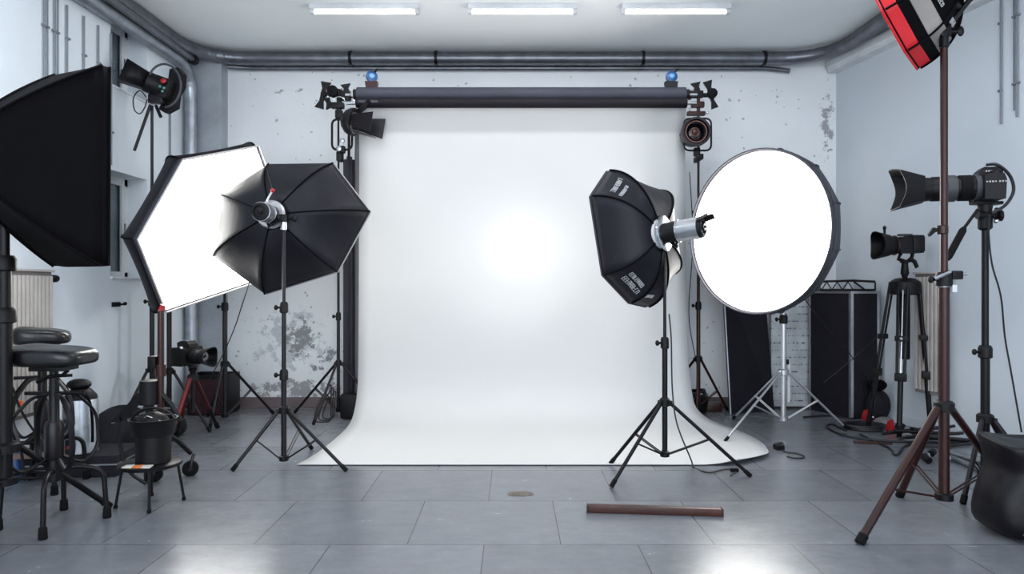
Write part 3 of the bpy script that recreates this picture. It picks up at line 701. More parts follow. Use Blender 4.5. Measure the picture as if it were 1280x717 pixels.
# ------------------------------------------------------------ lamps on the rear stands
def yoke(t, pts, r=.008, m=M_BLACK): MB().tube(rounded(pts, .05, 5), r, 8, closed=True).build('yoke', m, t)
# fresnel lamp, right of the backdrop
D = 5.55; c = P(869.5, 165, D)
t = thing('fresnel_lamp', 'round fresnel lamp facing forward at the right end of the backdrop', 'studio light', P(871, 190, D+.12))
MB().lathe(c+V((0, .16, 0)), (0, -1, 0), [(0, .07), (.02, .095), (.12, .105), (.15, .118), (.19, .118), (.19, .100), (.13, .092)], 36, cap=False).build('housing', M_DARKST, t)
MB().lathe(c+V((0, .03, 0)), (0, -1, 0), [(0, .094), (.045, .094), (.05, .088), (.05, .080), (.02, .084)], 36, cap=False).build('bezel', M_COPPER, t)
MB().lathe(c+V((0, .04, 0)), (0, -1, 0), [(0, .078), (.012, .070), (.028, .032), (.030, .001)], 36).build('lens', M_LENS, t)
MB().lathe(c+V((-.006, .01, 0)), (0, -1, 0), [(0, .040), (.012, .040), (.016, .030), (.010, .022), (.022, .012), (.026, .001)], 24).build('bulb_reflector', M_COPPER, t)
yoke(t, [P(855, 148, D+.1), P(889, 148, D+.1), P(889, 188, D+.1), P(855, 188, D+.1)])
MB().box(P(871, 190, D+.12), (.05, .05, .07), bev=.008).build('yoke_clamp', M_BLKPL, t)
MB().box(P(873, 198, D+.24), (.035, .20, .045), bev=.006).build('stand_bracket', M_BLKPL, t)
MB().tube([c+V((.112, .12, 0)), P(889, 165, D+.1)], .01).tube([c+V((-.10, .12, 0)), P(855, 165, D+.1)], .008).build('pivot', M_BLACK, t)
# clamps to the right of the roller
def wing(mb, c, a, L_=.06, w_=.022, th=.02):
    d = V((math.cos(a), 0, math.sin(a))); s = V((-d.z, 0, d.x)); c = V(c)
    mb.prism([c-s*w_*.5, c+d*L_*.5-s*w_*.35, c+d*L_-s*w_*.8, c+d*L_*.96+s*w_*.9, c+d*L_*.45+s*w_*.4, c+s*w_*.5], V((0, th, 0)))
D = 5.72
t = thing('crossbar_clamp', 'cluster of black wing clamps right of the backdrop roller', 'clamp', P(875, 125, D))
mb = MB(); mb.cyl(P(858, 119, D), P(892, 119, D), .018).box(P(872, 118, D), (.09, .05, .06), bev=.01).box(P(862, 119, D), (.03, .05, .07), bev=.006).build('clamp_body', M_BLKPL, t)
mb = MB(); wing(mb, P(872, 113, D), 1.75, .07, .05); wing(mb, P(889, 118, D), 1.8, .12, .045); wing(mb, P(889, 118, D), -1.3, .12, .035); mb.build('wing_levers', M_BLKPL, t)
MB().lathe(P(889, 118, D+.02), (0, -1, 0), [(0, .035), (.006, .04), (.05, .04), (.056, .032)]).build('knob', M_RUB, t)
MB().box(P(872, 131, D), (.11, .05, .05), bev=.012).cyl(P(873, 120, D), P(873, 142, D), .015).box(P(870, 142, D), (.15, .05, .035), bev=.008).build('lower_clamp', M_BROWNMET, t)
for a in ((859, 124), (878, 126), (862, 137), (884, 141)): MB().sphere(P(*a, D-.03), .011).build('screw', M_CHROME, t)
# lamp with barn doors, left of the backdrop
D = 5.60; ax = V((.96, -.16, -.16)).normalized(); c = P(438, 152, D)
t = thing('barn_door_lamp', 'dark lamp with open barn doors at the left end of the backdrop', 'studio light', P(440, 170, D))
MB().lathe(c-ax*.03, ax, [(-.03, .06), (0, .095), (.04, .115), (.065, .115), (.07, .09)], 30).build('housing', M_DARKST, t)
MB().lathe(c+ax*.04, ax, [(0, .095), (.01, .06), (.014, .001)], 24).build('lens', M_LENS, t)
u = ax.cross(V((0, 0, 1))).normalized(); v = u.cross(ax)
e0 = c+ax*.045
for nm, dr, w_, bw, tw, ln_, sp in (('near', -u, v, .05, .085, .20, .05), ('far', u, v, .05, .08, .19, .05), ('top', v, u, .05, .06, .10, .11), ('low', -v, u, .05, .06, .17, .02)):
    base = e0+dr*.075; tip = base+ax*ln_+dr*sp
    MB().prism([base-w_*bw, base+w_*bw, tip+w_*tw, tip-w_*tw], dr*.004).build('barn_door', M_DARKST, t)
D2 = 5.72
yoke(t, [P(415, 149, D2), P(440, 149, D2), P(440, 187, D2), P(415, 187, D2)], .010)
MB().tube([c, P(428, 150, D2)], .012).build('pivot', M_BLACK, t)
MB().box(P(427, 187, D2), (.06, .06, .06), bev=.012).build('yoke_clamp', M_BLKPL, t)
MB().box(P(425, 196, 5.76), (.045, .09, .08), bev=.008).build('stand_bracket', M_BLKPL, t)
# black clamp cluster left of the roller
D = 5.72
t = thing('crossbar_clamp', 'cluster of black wing clamps left of the backdrop roller', 'clamp', P(420, 135, D))
mb = MB(); mb.cyl(P(405, 118, D), P(444, 120, D), .018).cyl(P(424, 112, D), P(424, 150, D), .022).box(P(432, 120, D), (.09, .06, .08), bev=.012).box(P(422, 132, D), (.11, .06, .05), bev=.012).box(P(424, 143, D), (.06, .06, .07), bev=.01)
mb.build('clamp_body', M_BLKPL, t)
mb = MB(); wing(mb, P(404, 118, D), 1.35, .11, .05); wing(mb, P(404, 118, D), -1.9, .12, .045); wing(mb, P(408, 122, D), -1.2, .09, .05); wing(mb, P(433, 115, D), 1.7, .07, .05); mb.build('wing_levers', M_BLKPL, t)
MB().lathe(P(418, 116, D+.03), (0, -1, 0), [(0, .04), (.006, .045), (.07, .045), (.076, .036)]).build('knob', M_RUB, t)
MB().box(P(412, 114, D+.01), (.05, .03, .02)).build('red_tab', mat('faded_red_plastic', (.55, .16, .14), .5), t, label='faded red tab')
MB().sphere(P(410, 121, D-.04), .013).build('screw', M_CHROME, t)
MB().tube([P(424+7*math.cos(a), 126-5*math.sin(a), D-.04) for a in [k*PI/8 for k in range(9)]], .005).build('silver_loop', M_CHROME, t)
for q_ in ((441, 118), (442, 128), (441, 140), (424, 186), (428, 176)): MB().lathe(P(*q_, D-.03), (0, -1, 0), [(0, .018), (.004, .022), (.02, .022), (.024, .015)]).build('chain_link', M_STEEL, t)
# second pole beside the stand
o = MB().cyl((-1.395, 5.84, .03), (-1.395, 5.84, 2.55), .012).build('slim_pole', M_DARKST); tag(o, 'slim upright pole between the left backdrop stand and the paper rolls', 'pole')
# spare rolls upright by the wall
M_ROLLP = mat('dark_paper_roll', (.045, .042, .055), .5); M_ROLLG = mat('grey_paper_roll', (.16, .16, .175), .6)
t = thing('paper_roll', 'dark spare background roll standing upright left of the backdrop', 'roll', (-1.41, 6.0, 0))
MB().lathe((-1.425, 5.98, 0), (0, 0, 1), [(0, .05), (.003, .053), (2.22, .053), (2.223, .04)], 28).build('roll', M_ROLLP, t); MB().cyl((-1.425, 5.98, 2.2), (-1.425, 5.98, 2.25), .025).build('core', M_GREYRING, t)
t = thing('paper_roll', 'grey spare background roll standing upright behind the paper edge', 'roll', (-1.34, 5.96, 0))
MB().lathe((-1.335, 5.95, 0), (0, 0, 1), [(0, .032), (.003, .035), (2.5, .035), (2.503, .025)], 24).build('roll', M_ROLLG, t); MB().cyl((-1.335, 5.95, 2.48), (-1.335, 5.95, 2.53), .018).build('core', M_GREYRING, t)
o = MB().box((-1.36, 5.76, .11), (.16, .10, .20), bev=.01).build('equipment_box', M_BLKPL); tag(o, 'small black box at the foot of the upright paper rolls', 'box')

# ------------------------------------------------------------ back left small spotlight on its stand
D = 5.1; hx = (190-640)*D/F
stand('dark light stand carrying the small spotlight by the left window', hx, D, [(hx-.17, D-.22), (hx+.24, D-.20), (hx-.02, D+.34)], .50, .12, P(0, 132, D).z, .017, M_DARKST, (1.0, 1.7))
t = thing('studio_spotlight', 'black spotlight with a hood and grey hoop by the left window', 'studio light', P(190, 130, D))
ax = V((-.80, -.48, .34)).normalized(); c = P(197, 108, D)
MB().lathe(c, ax, [(-.04, .055), (-.03, .075), (.08, .078), (.085, .06)], 24).build('housing', M_BLKPL, t)
u = ax.cross(V((0, 0, 1))).normalized(); v = u.cross(ax)
mb = MB(); a0 = c+ax*.07
ins = [(u*x+v*y) for x, y in ((-.055, -.055), (.055, -.055), (.055, .055), (-.055, .055))]; outs = [q_*1.35 for q_ in ins]
R1 = [mb.b.verts.new(a0+q_) for q_ in ins]; R2 = [mb.b.verts.new(a0+ax*.17+q_) for q_ in outs]
for k in range(4): mb.b.faces.new((R1[k], R1[(k+1) % 4], R2[(k+1) % 4], R2[k]))
mb.build('lamp_hood', M_BLKPL, t, solid=.006)
MB().box(P(204, 110, D+.02), (.14, .12, .15), Matrix.Rotation(.35, 3, 'Y'), bev=.02).build('ballast_box', M_BLKPL, t)
MB().sphere(P(204, 101, D-.07), .022, (1, .4, .9)).build('red_button', M_RED, t)
for q_ in ((200, 108), (205, 110), (203, 114)): MB().sphere(P(*q_, D-.07), .009).build('green_button', mat('teal_plastic', (.1, .3, .28), .4), t)
MB().prism([P(212, 86, D+.05), P(222, 84, D+.05), P(228, 92, D+.05), P(227, 108, D+.05), P(221, 118, D+.05), P(219, 134, D+.05), P(206, 141, D+.05), P(198, 136, D+.05), P(208, 116, D+.05)], (.01, .05, 0)).build('rear_cover', M_FAB, t)
MB().tube([P(205+21*math.cos(a), 107-27*math.sin(a), D-.08) for a in [-1.5+k*.19 for k in range(23)]], .008).build('hoop', M_GREYRING, t, label='thin grey hoop')
MB().box(P(196, 124, D), (.11, .06, .07), bev=.01).build('yoke_block', M_DARKST, t)
MB().cyl(P(188, 131, D-.03), P(168, 188, D-.10), .011).build('dangling_arm', M_DARKST, t)
MB().cyl(P(195, 132, D-.02), P(201, 146, D-.04), .012).build('handle', M_BLKPL, t)
MB().tube(smooth([P(183, 122, D-.03), P(175, 113, D-.05), P(167, 122, D-.05), P(168, 137, D-.05), P(175, 142, D-.05), P(181, 134, D-.04), P(184, 124, D-.02)], 5), .0045, 6).build('cable', M_CORD, t)

# ------------------------------------------------------------ cameras
def petal_hood(mb, x0, x1, r0, r1, amp, th=.004, seg=32, sq=0):
    A = []; Bq = []; Ci = []; Di = []
    for k in range(seg):
        a = 2*PI*k/seg; f = 1+sq*(abs(math.cos(2*a))**.6-.6)*0
        c, s = math.cos(a), math.sin(a)
        if sq:
            q_ = 1/max(abs(math.cos(a)), abs(math.sin(a)))**sq; c *= q_; s *= q_
        xe = x1-amp*(.5+.5*math.cos(2*a))
        A.append(mb.b.verts.new((x0, r0*c, r0*s))); Bq.append(mb.b.verts.new((xe, r1*c, r1*s)))
        Ci.append(mb.b.verts.new((xe, (r1-th)*c, (r1-th)*s))); Di.append(mb.b.verts.new((x0, (r0-th)*c, (r0-th)*s)))
    for X, Y in ((A, Bq), (Bq, Ci), (Ci, Di)):
        for k in range(seg): mb.b.faces.new((X[k], X[(k+1) % seg], Y[(k+1) % seg], Y[k]))
    mb.b.faces.new(Di)
    return mb
def dslr(label, base, rz, s=1.0, lens='short', pitch=0):
    t = thing('photo_camera', label, 'camera', base, local=True, rz=rz); t.scale = (s, s, s); t.rotation_euler = (0, pitch, rz)
    # +x is the lens direction, y the width, z up; origin at the base plate
    prof = [(-.035, 0), (.030, 0), (.030, .080), (.022, .092), (-.030, .092), (-.038, .070)]
    MB().prism([(x, -.070, z) for x, z in prof], (0, .140, 0)).build('body', M_BLKPL, t)
    MB().box((.012, -.062, .045), (.055, .032, .088), bev=.012).build('grip', M_RUB, t)
    MB().prism([(x, -.028, z) for x, z in ((-.040, .090), (.036, .090), (.034, .108), (.018, .122), (-.020, .122), (-.042, .112))], (0, .056, 0)).build('viewfinder_hump', M_BLKPL, t)
    MB().lathe((-.01, .052, .090), (0, 0, 1), [(0, .018), (.012, .018), (.014, .015)]).build('mode_dial', M_BLKPL, t)
    MB().lathe((.018, -.060, .088), (0, 0, 1), [(0, .010), (.010, .009)]).build('shutter_button', M_STEEL, t)
    MB().box((-.005, 0, .124), (.022, .022, .004)).build('hot_shoe', M_STEEL, t)
    ln = bpy.data.objects.new('lens', None)
    if lens == 'short':
        o = MB().lathe((.028, 0, .046), (1, 0, 0), [(0, .034), (.01, .036), (.05, .037), (.055, .034), (.075, .036), (.085, .036)], 32).build('lens', M_BLKPL, t)
        MB().lathe((.028, 0, .046), (1, 0, 0), [(.018, .0375), (.019, .0385), (.042, .0385), (.043, .0375)], 32).build('zoom_ring', M_RUB, o)
        mb = petal_hood(MB(), .105, .165, .038, .050, .022); bmesh.ops.translate(mb.b, vec=(0, 0, .046), verts=mb.b.verts[:]); mb.build('lens_hood', M_BLKPL, o)
        MB().lathe((.118, 0, .046), (1, 0, 0), [(0, .032), (.002, .026), (.005, .001)]).build('front_glass', M_LENS, o)
    else:
        o = MB().lathe((.028, 0, .050), (1, 0, 0), [(0, .042), (.012, .046), (.05, .046), (.055, .043), (.10, .043), (.105, .046), (.155, .046), (.160, .043), (.19, .047), (.21, .050)], 36).build('lens', M_BLKPL, t)
        MB().lathe((.028, 0, .050), (1, 0, 0), [(.0, .047), (.001, .050), (.018, .050), (.019, .047)], 36).build('mount_ring', M_GREYRING, o, label='grey ring')
        MB().lathe((.028, 0, .050), (1, 0, 0), [(.078, .0475), (.079, .0495), (.112, .0495), (.113, .0475)], 36).build('focus_ring', M_GREYRING, o, label='grey ring')
        MB().lathe((.028, 0, .050), (1, 0, 0), [(.028, .046), (.029, .048), (.066, .048), (.067, .046)], 36).build('zoom_ring', M_RUB, o)
        mb = petal_hood(MB(), .215, .325, .052, .080, .040, seg=48, sq=.6); bmesh.ops.translate(mb.b, vec=(0, 0, .050), verts=mb.b.verts[:]); mb.build('lens_hood', M_BLKPL, o)
        MB().lathe((.24, 0, .050), (1, 0, 0), [(0, .040), (.002, .034), (.005, .001)]).build('front_glass', M_LENS, o)
        mb = MB()
        for k in range(7): mb.box((.024-.009*k-(.004 if k > 3 else 0), .0705, .062), (.005, .0015, .006 if k % 3 else .004))
        for k in range(5): mb.box((-.020+.008*k, .0285, .106), (.005, .0015, .006))
        mb.build('printed_marks', M_LETTER, t)
    return t
# small camera on the red legged tripod, left
def tripod(label, cx, cy, feet, top, m=M_BLACK, accent=None, leg_r=.013, name='camera_tripod', knee=.5, head=.06, chunky=False):
    t = thing(name, label, 'tripod', (cx, cy, 0))
    zh = top-head
    MB().lathe((cx, cy, zh-.05), (0, 0, 1), [(0, .03), (.004, .038), (.035, .038), (.05, .025)] if not chunky else [(-.08, .085), (-.07, .105), (-.01, .112), (.02, .105), (.045, .07), (.05, .04)], 20).build('spider', M_BLKPL, t)
    MB().lathe((cx, cy, zh-.002), (0, 0, 1), [(0, .018), (.02, .022), (.035, .030), (head-.016, .022), (head-.012, .034), (head-.002, .034)], 20).build('ball_head', M_BLKPL, t)
    MB().cyl((cx, cy, zh-.26 if not chunky else zh-.40), (cx, cy, zh-.04), .013 if not chunky else .026).build('centre_column', m, t)
    if chunky: MB().lathe((cx, cy, zh-.62), (0, 0, 1), [(0, .03), (.01, .036), (.5, .036), (.51, .03)], 18).build('column_sleeve', M_BLKPL, t)
    for fx, fy in feet:
        d = V((fx-cx, fy-cy, 0)).normalized(); s = V((-d.y, d.x, 0)); a = V((cx, cy, zh-.03))+d*(.035 if not chunky else .092); b = V((fx, fy, .01)); k = a+(b-a)*knee
        if chunky:
            mb = MB()
            for q_ in (-1, 1): mb.tube([a+s*.032*q_, k+s*.024*q_], .011, 8)
            lg = mb.build('leg', m, t)
            MB().tube([a+(k-a)*.03, k+(b-a)*.02], .0055, 8).build('silver_rod', M_STEEL, lg)
            MB().box(k, (.055, .078, .06), Matrix((d, s, V((0, 0, 1)))).transposed(), bev=.008).build('leg_lock', M_BLKPL, lg)
            MB().tube([k, a+(b-a)*.97], .019, 10).build('lower_leg', m, lg)
            k2 = a+(k-a)*.5
            MB().box(a+(k-a)*.6, (.05, .088, .04), Matrix((d, s, V((0, 0, 1)))).transposed(), bev=.006).build('mid_clamp', M_BLKPL, lg)
            MB().sphere(a+(k-a)*.6+d*.03, .014).build('clamp_knob', M_STEEL, lg)
        else:
            lg = MB().tube([a, k], leg_r*1.15, 10).build('leg', accent or m, t)
            MB().tube([k-(b-a)*.02, k+(b-a)*.05], leg_r*1.45, 10).build('leg_lock', M_BLKPL, lg)
            MB().tube([k, b], leg_r*.95, 10).build('lower_leg', m, lg)
        e = (b-a).normalized(); MB().tube([b-e*.06, b], leg_r*1.3, 10).build('rubber_foot', M_RUB, lg)
    return t
D = 4.75; tx = (241-640)*D/F; top = P(0, 456, D).z
tripod('low camera tripod with dark red legs on the left', tx, D, [tuple(G(272, 535)[:2]), (tx-.20, D+.16), (tx-.02, D-.36)], top, M_BLACK, M_REDMET, .014, knee=.62)
dslr('black camera with hooded lens on the red-legged tripod, left', (tx-.035, D, top), -.35, 1.38, 'short')
# camera on the far right
D = 3.65; top = P(0, 251, D).z
dslr('black camera with long lens and deep hood, far right', ((1234-640)*D/F, D, top), PI-.28, 1.45, 'long')
t = thing('fluid_head', 'black pan head with a long handle under the long lens camera', 'tripod head', (2.53, 3.65, 1.41))
cx = 2.53
MB().box((cx+.005, D, top-.012), (.15, .06, .018), bev=.006).build('quick_release_plate', M_BLKPL, t)
MB().lathe((cx, D, 1.41), (0, 0, 1), [(0, .022), (.01, .034), (.06, .034), (.08, .028), (top-1.41-.022, .036)], 20).build('head_body', M_BLKPL, t)
MB().cyl((cx-.05, D-.01, 1.49), (cx+.055, D-.01, 1.49), .022).build('tilt_axis', M_BLKPL, t)
MB().lathe((cx+.045, D-.02, 1.485), (1, -.2, 0), [(0, .012), (.01, .030), (.025, .030), (.03, .02)], 14).build('tilt_knob', M_BLKPL, t)
MB().sphere((cx+.03, D-.04, 1.455), .013).sphere((cx+.035, D-.038, 1.515), .012).build('lock_screw', M_CHROME, t)
a = P(1222, 262, D-.04); b = P(1205, 285, D-.10); c = P(1184, 324, D-.16)
h = MB().tube([a, b], .008).build('pan_handle', M_BLKPL, t); MB().tube([b, b+(c-b)*.08, b+(c-b)*.9, c], [.012, .018, .018, .012], 12).build('handle_grip', M_RUB, h)
o = MB().tube(smooth([P(1233, 206, D-.06), P(1247, 206, D-.10), P(1262, 219, D-.10), P(1267, 238, D-.10), P(1257, 256, D-.09), P(1240, 266, D-.07)], 6), .008, 8).build('camera_cable', M_CORD); tag(o, 'black cable looping round the right side of the long lens camera', 'cable')
o = MB().tube(smooth([P(1237, 268, D-.06), P(1236, 292, D-.05), P(1240, 330, D-.04), P(1251, 370, D-.02), P(1256, 420, D), P(1263, 460, D), P(1270, 500, D), P(1277, 540, D)], 6), .005, 6).build('camera_cable', M_CORD); tag(o, 'long black cable hanging down beside the far right camera stand', 'cable')
# video camera on the big tripod
D = 5.22; cx = (1131-640)*D/F; top = P(0, 321, D).z
tripod('large black tripod with silver rods in front of the right radiator', cx, D, [(cx-.175, D+.20), (cx-.18, D-.24), (cx+.165, D-.06)], top-.03, M_BLACK, None, .013, knee=.62, head=.13, chunky=True)
t = thing('video_camera', 'small black video camera with petal hood on the large tripod, right', 'camera', (cx, D, top), local=True, rz=PI); t.scale = (1, 1.4, 1.42)
MB().prism([(x, -.05, z) for x, z in ((-.105, .02), (.075, .02), (.078, .105), (-.02, .105), (-.03, .115), (-.105, .115))], (0, .10, 0)).build('body', M_BLKPL, t)
MB().box((-.065, 0, .068), (.09, .115, .085), bev=.008).build('battery_grip', M_BLKPL, t)
MB().box((.0, 0, .118), (.10, .03, .012), bev=.004).build('top_handle', M_GREYRING, t)
ln = MB().lathe((.075, 0, .062), (1, 0, 0), [(0, .045), (.03, .05), (.06, .058)], 30).build('lens', M_BLKPL, t)
MB().lathe((.075, 0, .062), (1, 0, 0), [(.004, .050), (.005, .054), (.010, .054), (.011, .050)], 30).build('lens_ring', M_COPPER, ln, label='copper coloured ring')
mb = petal_hood(MB(), .13, .235, .058, .076, .03, seg=40, sq=.2); bmesh.ops.translate(mb.b, vec=(0, 0, .062), verts=mb.b.verts[:]); mb.build('lens_hood', M_BLKPL, ln)
MB().cyl((.155, 0, .12), (.155, 0, .155), .008).sphere((.155, 0, .156), .012).build('hood_knob', M_BLKPL, ln)
MB().tube([(.03, 0, .02), (.05, 0, -.01), (-.01, 0, -.028), (-.05, 0, -.01), (-.06, 0, .02)], .012).build('base_cradle', M_BLKPL, t)
MB().tube([(-.03, .01, -.01), (-.065, .01, -.025), (-.085, .01, -.055)], .013).build('pan_lever', M_BLKPL, t)

# ------------------------------------------------------------ panels at the back right
M_PANEL = mat('black_panel_cloth', (.0065, .0055, .010), .6, 0, .25, .1, 30)
o_ = P(914, 517, 5.97)
t = thing('background_panel', 'plain black upright panel leaning behind the round softbox', 'panel', (2.15, 6.05, 0))
a, b = V((1.915, 5.97, 0)), V((2.345, 6.10, 0)); a2, b2 = V((1.905, 6.16, 1.25)), V((2.30, 6.24, 1.25))
MB().prism([a, b, b2, a2], (-.008, .03, 0)).build('panel_board', M_PANEL, t)
MB().tube([a+V((-.006, -.004, 0)), a2+V((-.006, -.004, 0))], .009, 6).build('panel_edge', M_STEEL, t)
# printed board
t = thing('poster_board', 'pale board with rows of small dark marks between the black panels', 'board', (2.55, 6.27, 0))
M_BOARD = board_mat()
MB().box((2.57, 6.255, .62), (.40, .02, 1.20), bev=.003).build('board', M_BOARD, t)
# folding black screen
t = thing('folding_screen', 'tall black folding screen with silver edges beside the large tripod', 'screen', (2.95, 5.9, 0))
Lp, Cp, Rp = V((2.70, 6.20, .0)), V((2.86, 5.76, 0)), V((3.085, 5.73, 0))
for nm, a, b in (('a', Lp, Cp), ('b', Cp, Rp)):
    d = (b-a).normalized(); s = V((-d.y, d.x, 0)); s = s if s.y > 0 else -s
    pn = MB().prism([a, b, b+s*.03, a+s*.03], (0, 0, 1.07)).build('screen_panel', M_PANEL, t)
    mb = MB()
    mb.prism([a-s*.003+V((0, 0, 1.055)), b-s*.003+V((0, 0, 1.055)), b+s*.033+V((0, 0, 1.055)), a+s*.033+V((0, 0, 1.055))], (0, 0, .02))
    mb.prism([b-d*.02-s*.004, b-s*.004, b+s*.033, b-d*.02+s*.033], (0, 0, 1.07)).prism([a-s*.004, a+d*.02-s*.004, a+d*.02+s*.033, a+s*.033], (0, 0, 1.07))
    mb.build('metal_edge', M_STEEL, pn)
# lighting truss on the screen
t = thing('truss_section', 'short dark lattice truss lying on top of the black screen', 'truss', (2.95, 5.95, 1.075))
mb = MB(); q0 = V((2.64, 6.12, 0)); q1 = V((2.91, 5.82, 0)); q2 = V((3.07, 5.77, 0))
for z in (1.085, 1.155): mb.tube([q0+V((0, 0, z)), q1+V((0, 0, z+.01*(z > 1.1))), q2+V((0, 0, z-.0))], .010, 8)
mb.build('truss_chord', M_BLACK, t)
mb = MB()
for k in range(9):
    a = q0+(q1-q0)*(k/9); b = q0+(q1-q0)*((k+1)/9); z0, z1 = (1.085, 1.155) if k % 2 else (1.155, 1.085)
    mb.tube([a+V((0, 0, z0)), b+V((0, 0, z1))], .005, 6)
mb.tube([q1+V((0, 0, 1.16)), q1*.5+q2*.5+V((0, 0, 1.09))], .008).tube([q2+V((0, 0, 1.15)), q2+V((.0, 0, 1.085))], .008).build('truss_web', M_DARKST, t)
o = MB().lathe((2.99, 6.05, .94), (0, 0, 1), [(0, .035), (.22, .035), (.225, .03)], 20).build('white_canister', M_WHITEPL); tag(o, 'small white canister behind the truss on the black screen', 'canister')
o = MB().box((2.99, 6.05, .47), (.09, .09, .94), bev=.006).build('plinth', M_PANEL); tag(o, 'narrow black plinth hidden behind the folding screen under the white canister', 'plinth')
# cords crossing the screen
o = MB().tube(smooth([P(1006, 374, 5.62), P(1030, 405, 5.62), P(1066, 447, 5.62), P(1096, 492, 5.62)], 4), .004, 6).build('thin_cable', M_DARKST); tag(o, 'thin dark cable from the round softbox across the black screen', 'cord')
o = MB().tube(smooth([P(1030, 478, 5.55), P(1066, 448, 5.55), P(1105, 413, 5.40)], 4), .0035, 6).build('thin_cable', M_DARKST); tag(o, 'thin dark cable rising across the black screen to the large tripod', 'cord')
# strap on the silver stand
t = thing('hanging_strap', 'white ribbed strap hanging beside the silver stand pole', 'strap', P(985, 503, 5.33))
MB().box(P(986, 478, 5.33), (.020, .010, .30), bev=.003).build('strap', M_WHITEPL, t)
MB().box(P(983, 452, 5.31), (.03, .03, .04), bev=.004).build('strap_clip', M_BLKPL, t)

# ------------------------------------------------------------ things on the floor
a, b = G(735, 641), G(903, 646)
t = thing('wooden_bar', 'brown wooden bar lying on the floor in front of the backdrop', 'bar', ((a.x+b.x)/2, (a.y+b.y)/2, 0))
d = (b-a); L_ = d.length; d.normalize(); s = V((-d.y, d.x, 0))
MB().box((a+b)/2+V((0, 0, .019))+s*.02, (L_, .04, .038), Matrix((d, s, V((0, 0, 1)))).transposed(), bev=.008).build('bar', M_WOOD, t)
for e, sg in ((a, -1), (b, 1)): MB().box(e+s*.02+V((0, 0, .019))+d*.003*sg, (.008, .044, .041), Matrix((d, s, V((0, 0, 1)))).transposed(), bev=.003).build('end_cap', M_WOOD, t)
rn = random.Random(3); c = G(651, 617)
o = MB().prism([c+V((math.cos(k*PI/7)*(.065+.012*rn.random()), math.sin(k*PI/7)*(.035+.018*rn.random()), .0006)) for k in range(14)], (0, 0, .0015)).build('floor_stain', mat('brown_grey_stain', (.12, .10, .085), .6, 0, .3, .4, 60, .5, 40)); tag(o, 'small brownish stain on the floor in the middle', 'stain')
def cable(label, pts, r=.006, m=M_CORD, name='floor_cable'):
    o = MB().tube(smooth(pts, 7), r, 7).build(name, m); tag(o, label, 'cable'); return o
cable('black cable hanging from the right centre stand down to the floor', [V((.915, 3.975, .95)), V((.925, 3.965, .80)), V((.93, 3.96, .52)), V((.95, 3.93, .32)), V((1.02, 3.88, .12))+V((0, 0, .0)), G(866, 583, .008), G(885, 590, .007), G(905, 586, .007), G(917, 586, .007)], .0045)
t = thing('cable_plug', 'black cable plug lying on the paper edge by the right stand leg', 'plug', G(918, 587)); MB().box(G(918, 587, .014), (.05, .02, .022), bev=.005).build('plug_body', M_RUB, t)
MB().cyl(G(920, 590, .012), G(913, 594, .008), .004).build('plug_pin', M_CORD, t)
t = thing('cable_plug', 'small grey plug with a loop of wire on the floor below the silver stand', 'plug', G(974, 564))
MB().prism([G(966, 560, .0), G(972, 563, .0), G(981, 562, .0), G(978, 557, .0)], (0, 0, .03)).build('plug_body', M_BLKPL, t)
MB().tube(smooth([G(978, 562, .012), G(984, 565, .006), G(994, 566, .006), G(1004, 569, .006), G(1003, 572, .006), G(992, 572, .006), G(984, 570, .006)], 5), .005, 6).build('wire', M_CORD, t)
cable('thin black wire hanging from the hexagonal softbox to the floor at back left', [P(312, 352, 4.9), P(303, 380, 5.0), P(293, 410, 5.2), P(280, 440, 5.4), P(262, 475, 5.6), P(250, 508, 5.9)], .004)
cable('thin black wire hanging beside the right end of the backdrop', [P(862, 215, 5.85), P(866, 300, 5.88), P(861, 390, 5.9), P(868, 440, 5.88), P(871, 455, 5.85)], .004)
# cables right
cable('long black cable curving over the floor at right, nearest the silver stand', [G(1058, 538, .008), G(1040, 530, .008), G(1034, 534, .008), G(1052, 543, .008), G(1085, 549, .008), G(1130, 552, .008), G(1200, 552, .008), G(1232, 547, .008)], .009)
cable('black cable crossing from the brown stand to the right wall', [G(1075, 542, .009), G(1090, 550, .008), G(1112, 560, .008), G(1118, 568, .008), G(1124, 566, .008), G(1135, 556, .008), G(1175, 558, .008), G(1225, 553, .008)], .007)
cable('black cable running along the foot of the black screen', [G(1004, 521, .008), G(1040, 519, .008), G(1062, 523, .008), G(1085, 520, .008), G(1098, 524, .008)], .007)
cable('thin cable at the foot of the right wall', [G(1190, 532, .008), G(1205, 526, .008), G(1216, 530, .008), G(1230, 528, .008), G(1262, 540, .008)], .006)
t = thing('cable_coil', 'flat coil of black cable on the floor by the large tripod', 'cable coil', G(1082, 535))
c = G(1080, 536)
for k in range(3): MB().tube([c+V((math.cos(a)*(.13+.012*k), math.sin(a)*(.13-.01*k), .012+.012*k)) for a in [j*PI/12 for j in range(24)]], .010, 7, closed=True).build('cable_loop', M_CORD, t)
for px, py, lb in ((1086, 527, 'red and black grip clamp beside the cable coil, left one'), (1117, 541, 'red and black grip clamp in front of the large tripod, right one')):
    c = G(px, py); t = thing('grip_clamp', lb, 'clamp', c)
    MB().prism([c+V((-.035, 0, 0)), c+V((.03, 0, 0)), c+V((.045, 0, .03)), c+V((.005, 0, .045)), c+V((-.0, 0, .10)), c+V((-.03, 0, .085)), c+V((-.045, 0, .03))], (0, .03, 0)).build('clamp_jaw', M_RED, t)
    MB().box(c+V((.05, .01, .045)), (.05, .05, .07), Matrix.Rotation(.5, 3, 'Y'), bev=.01).build('clamp_handle', M_BLKPL, t)
    MB().sphere(c+V((.03, -.01, .04)), .012).build('clamp_bolt', M_CHROME, t)
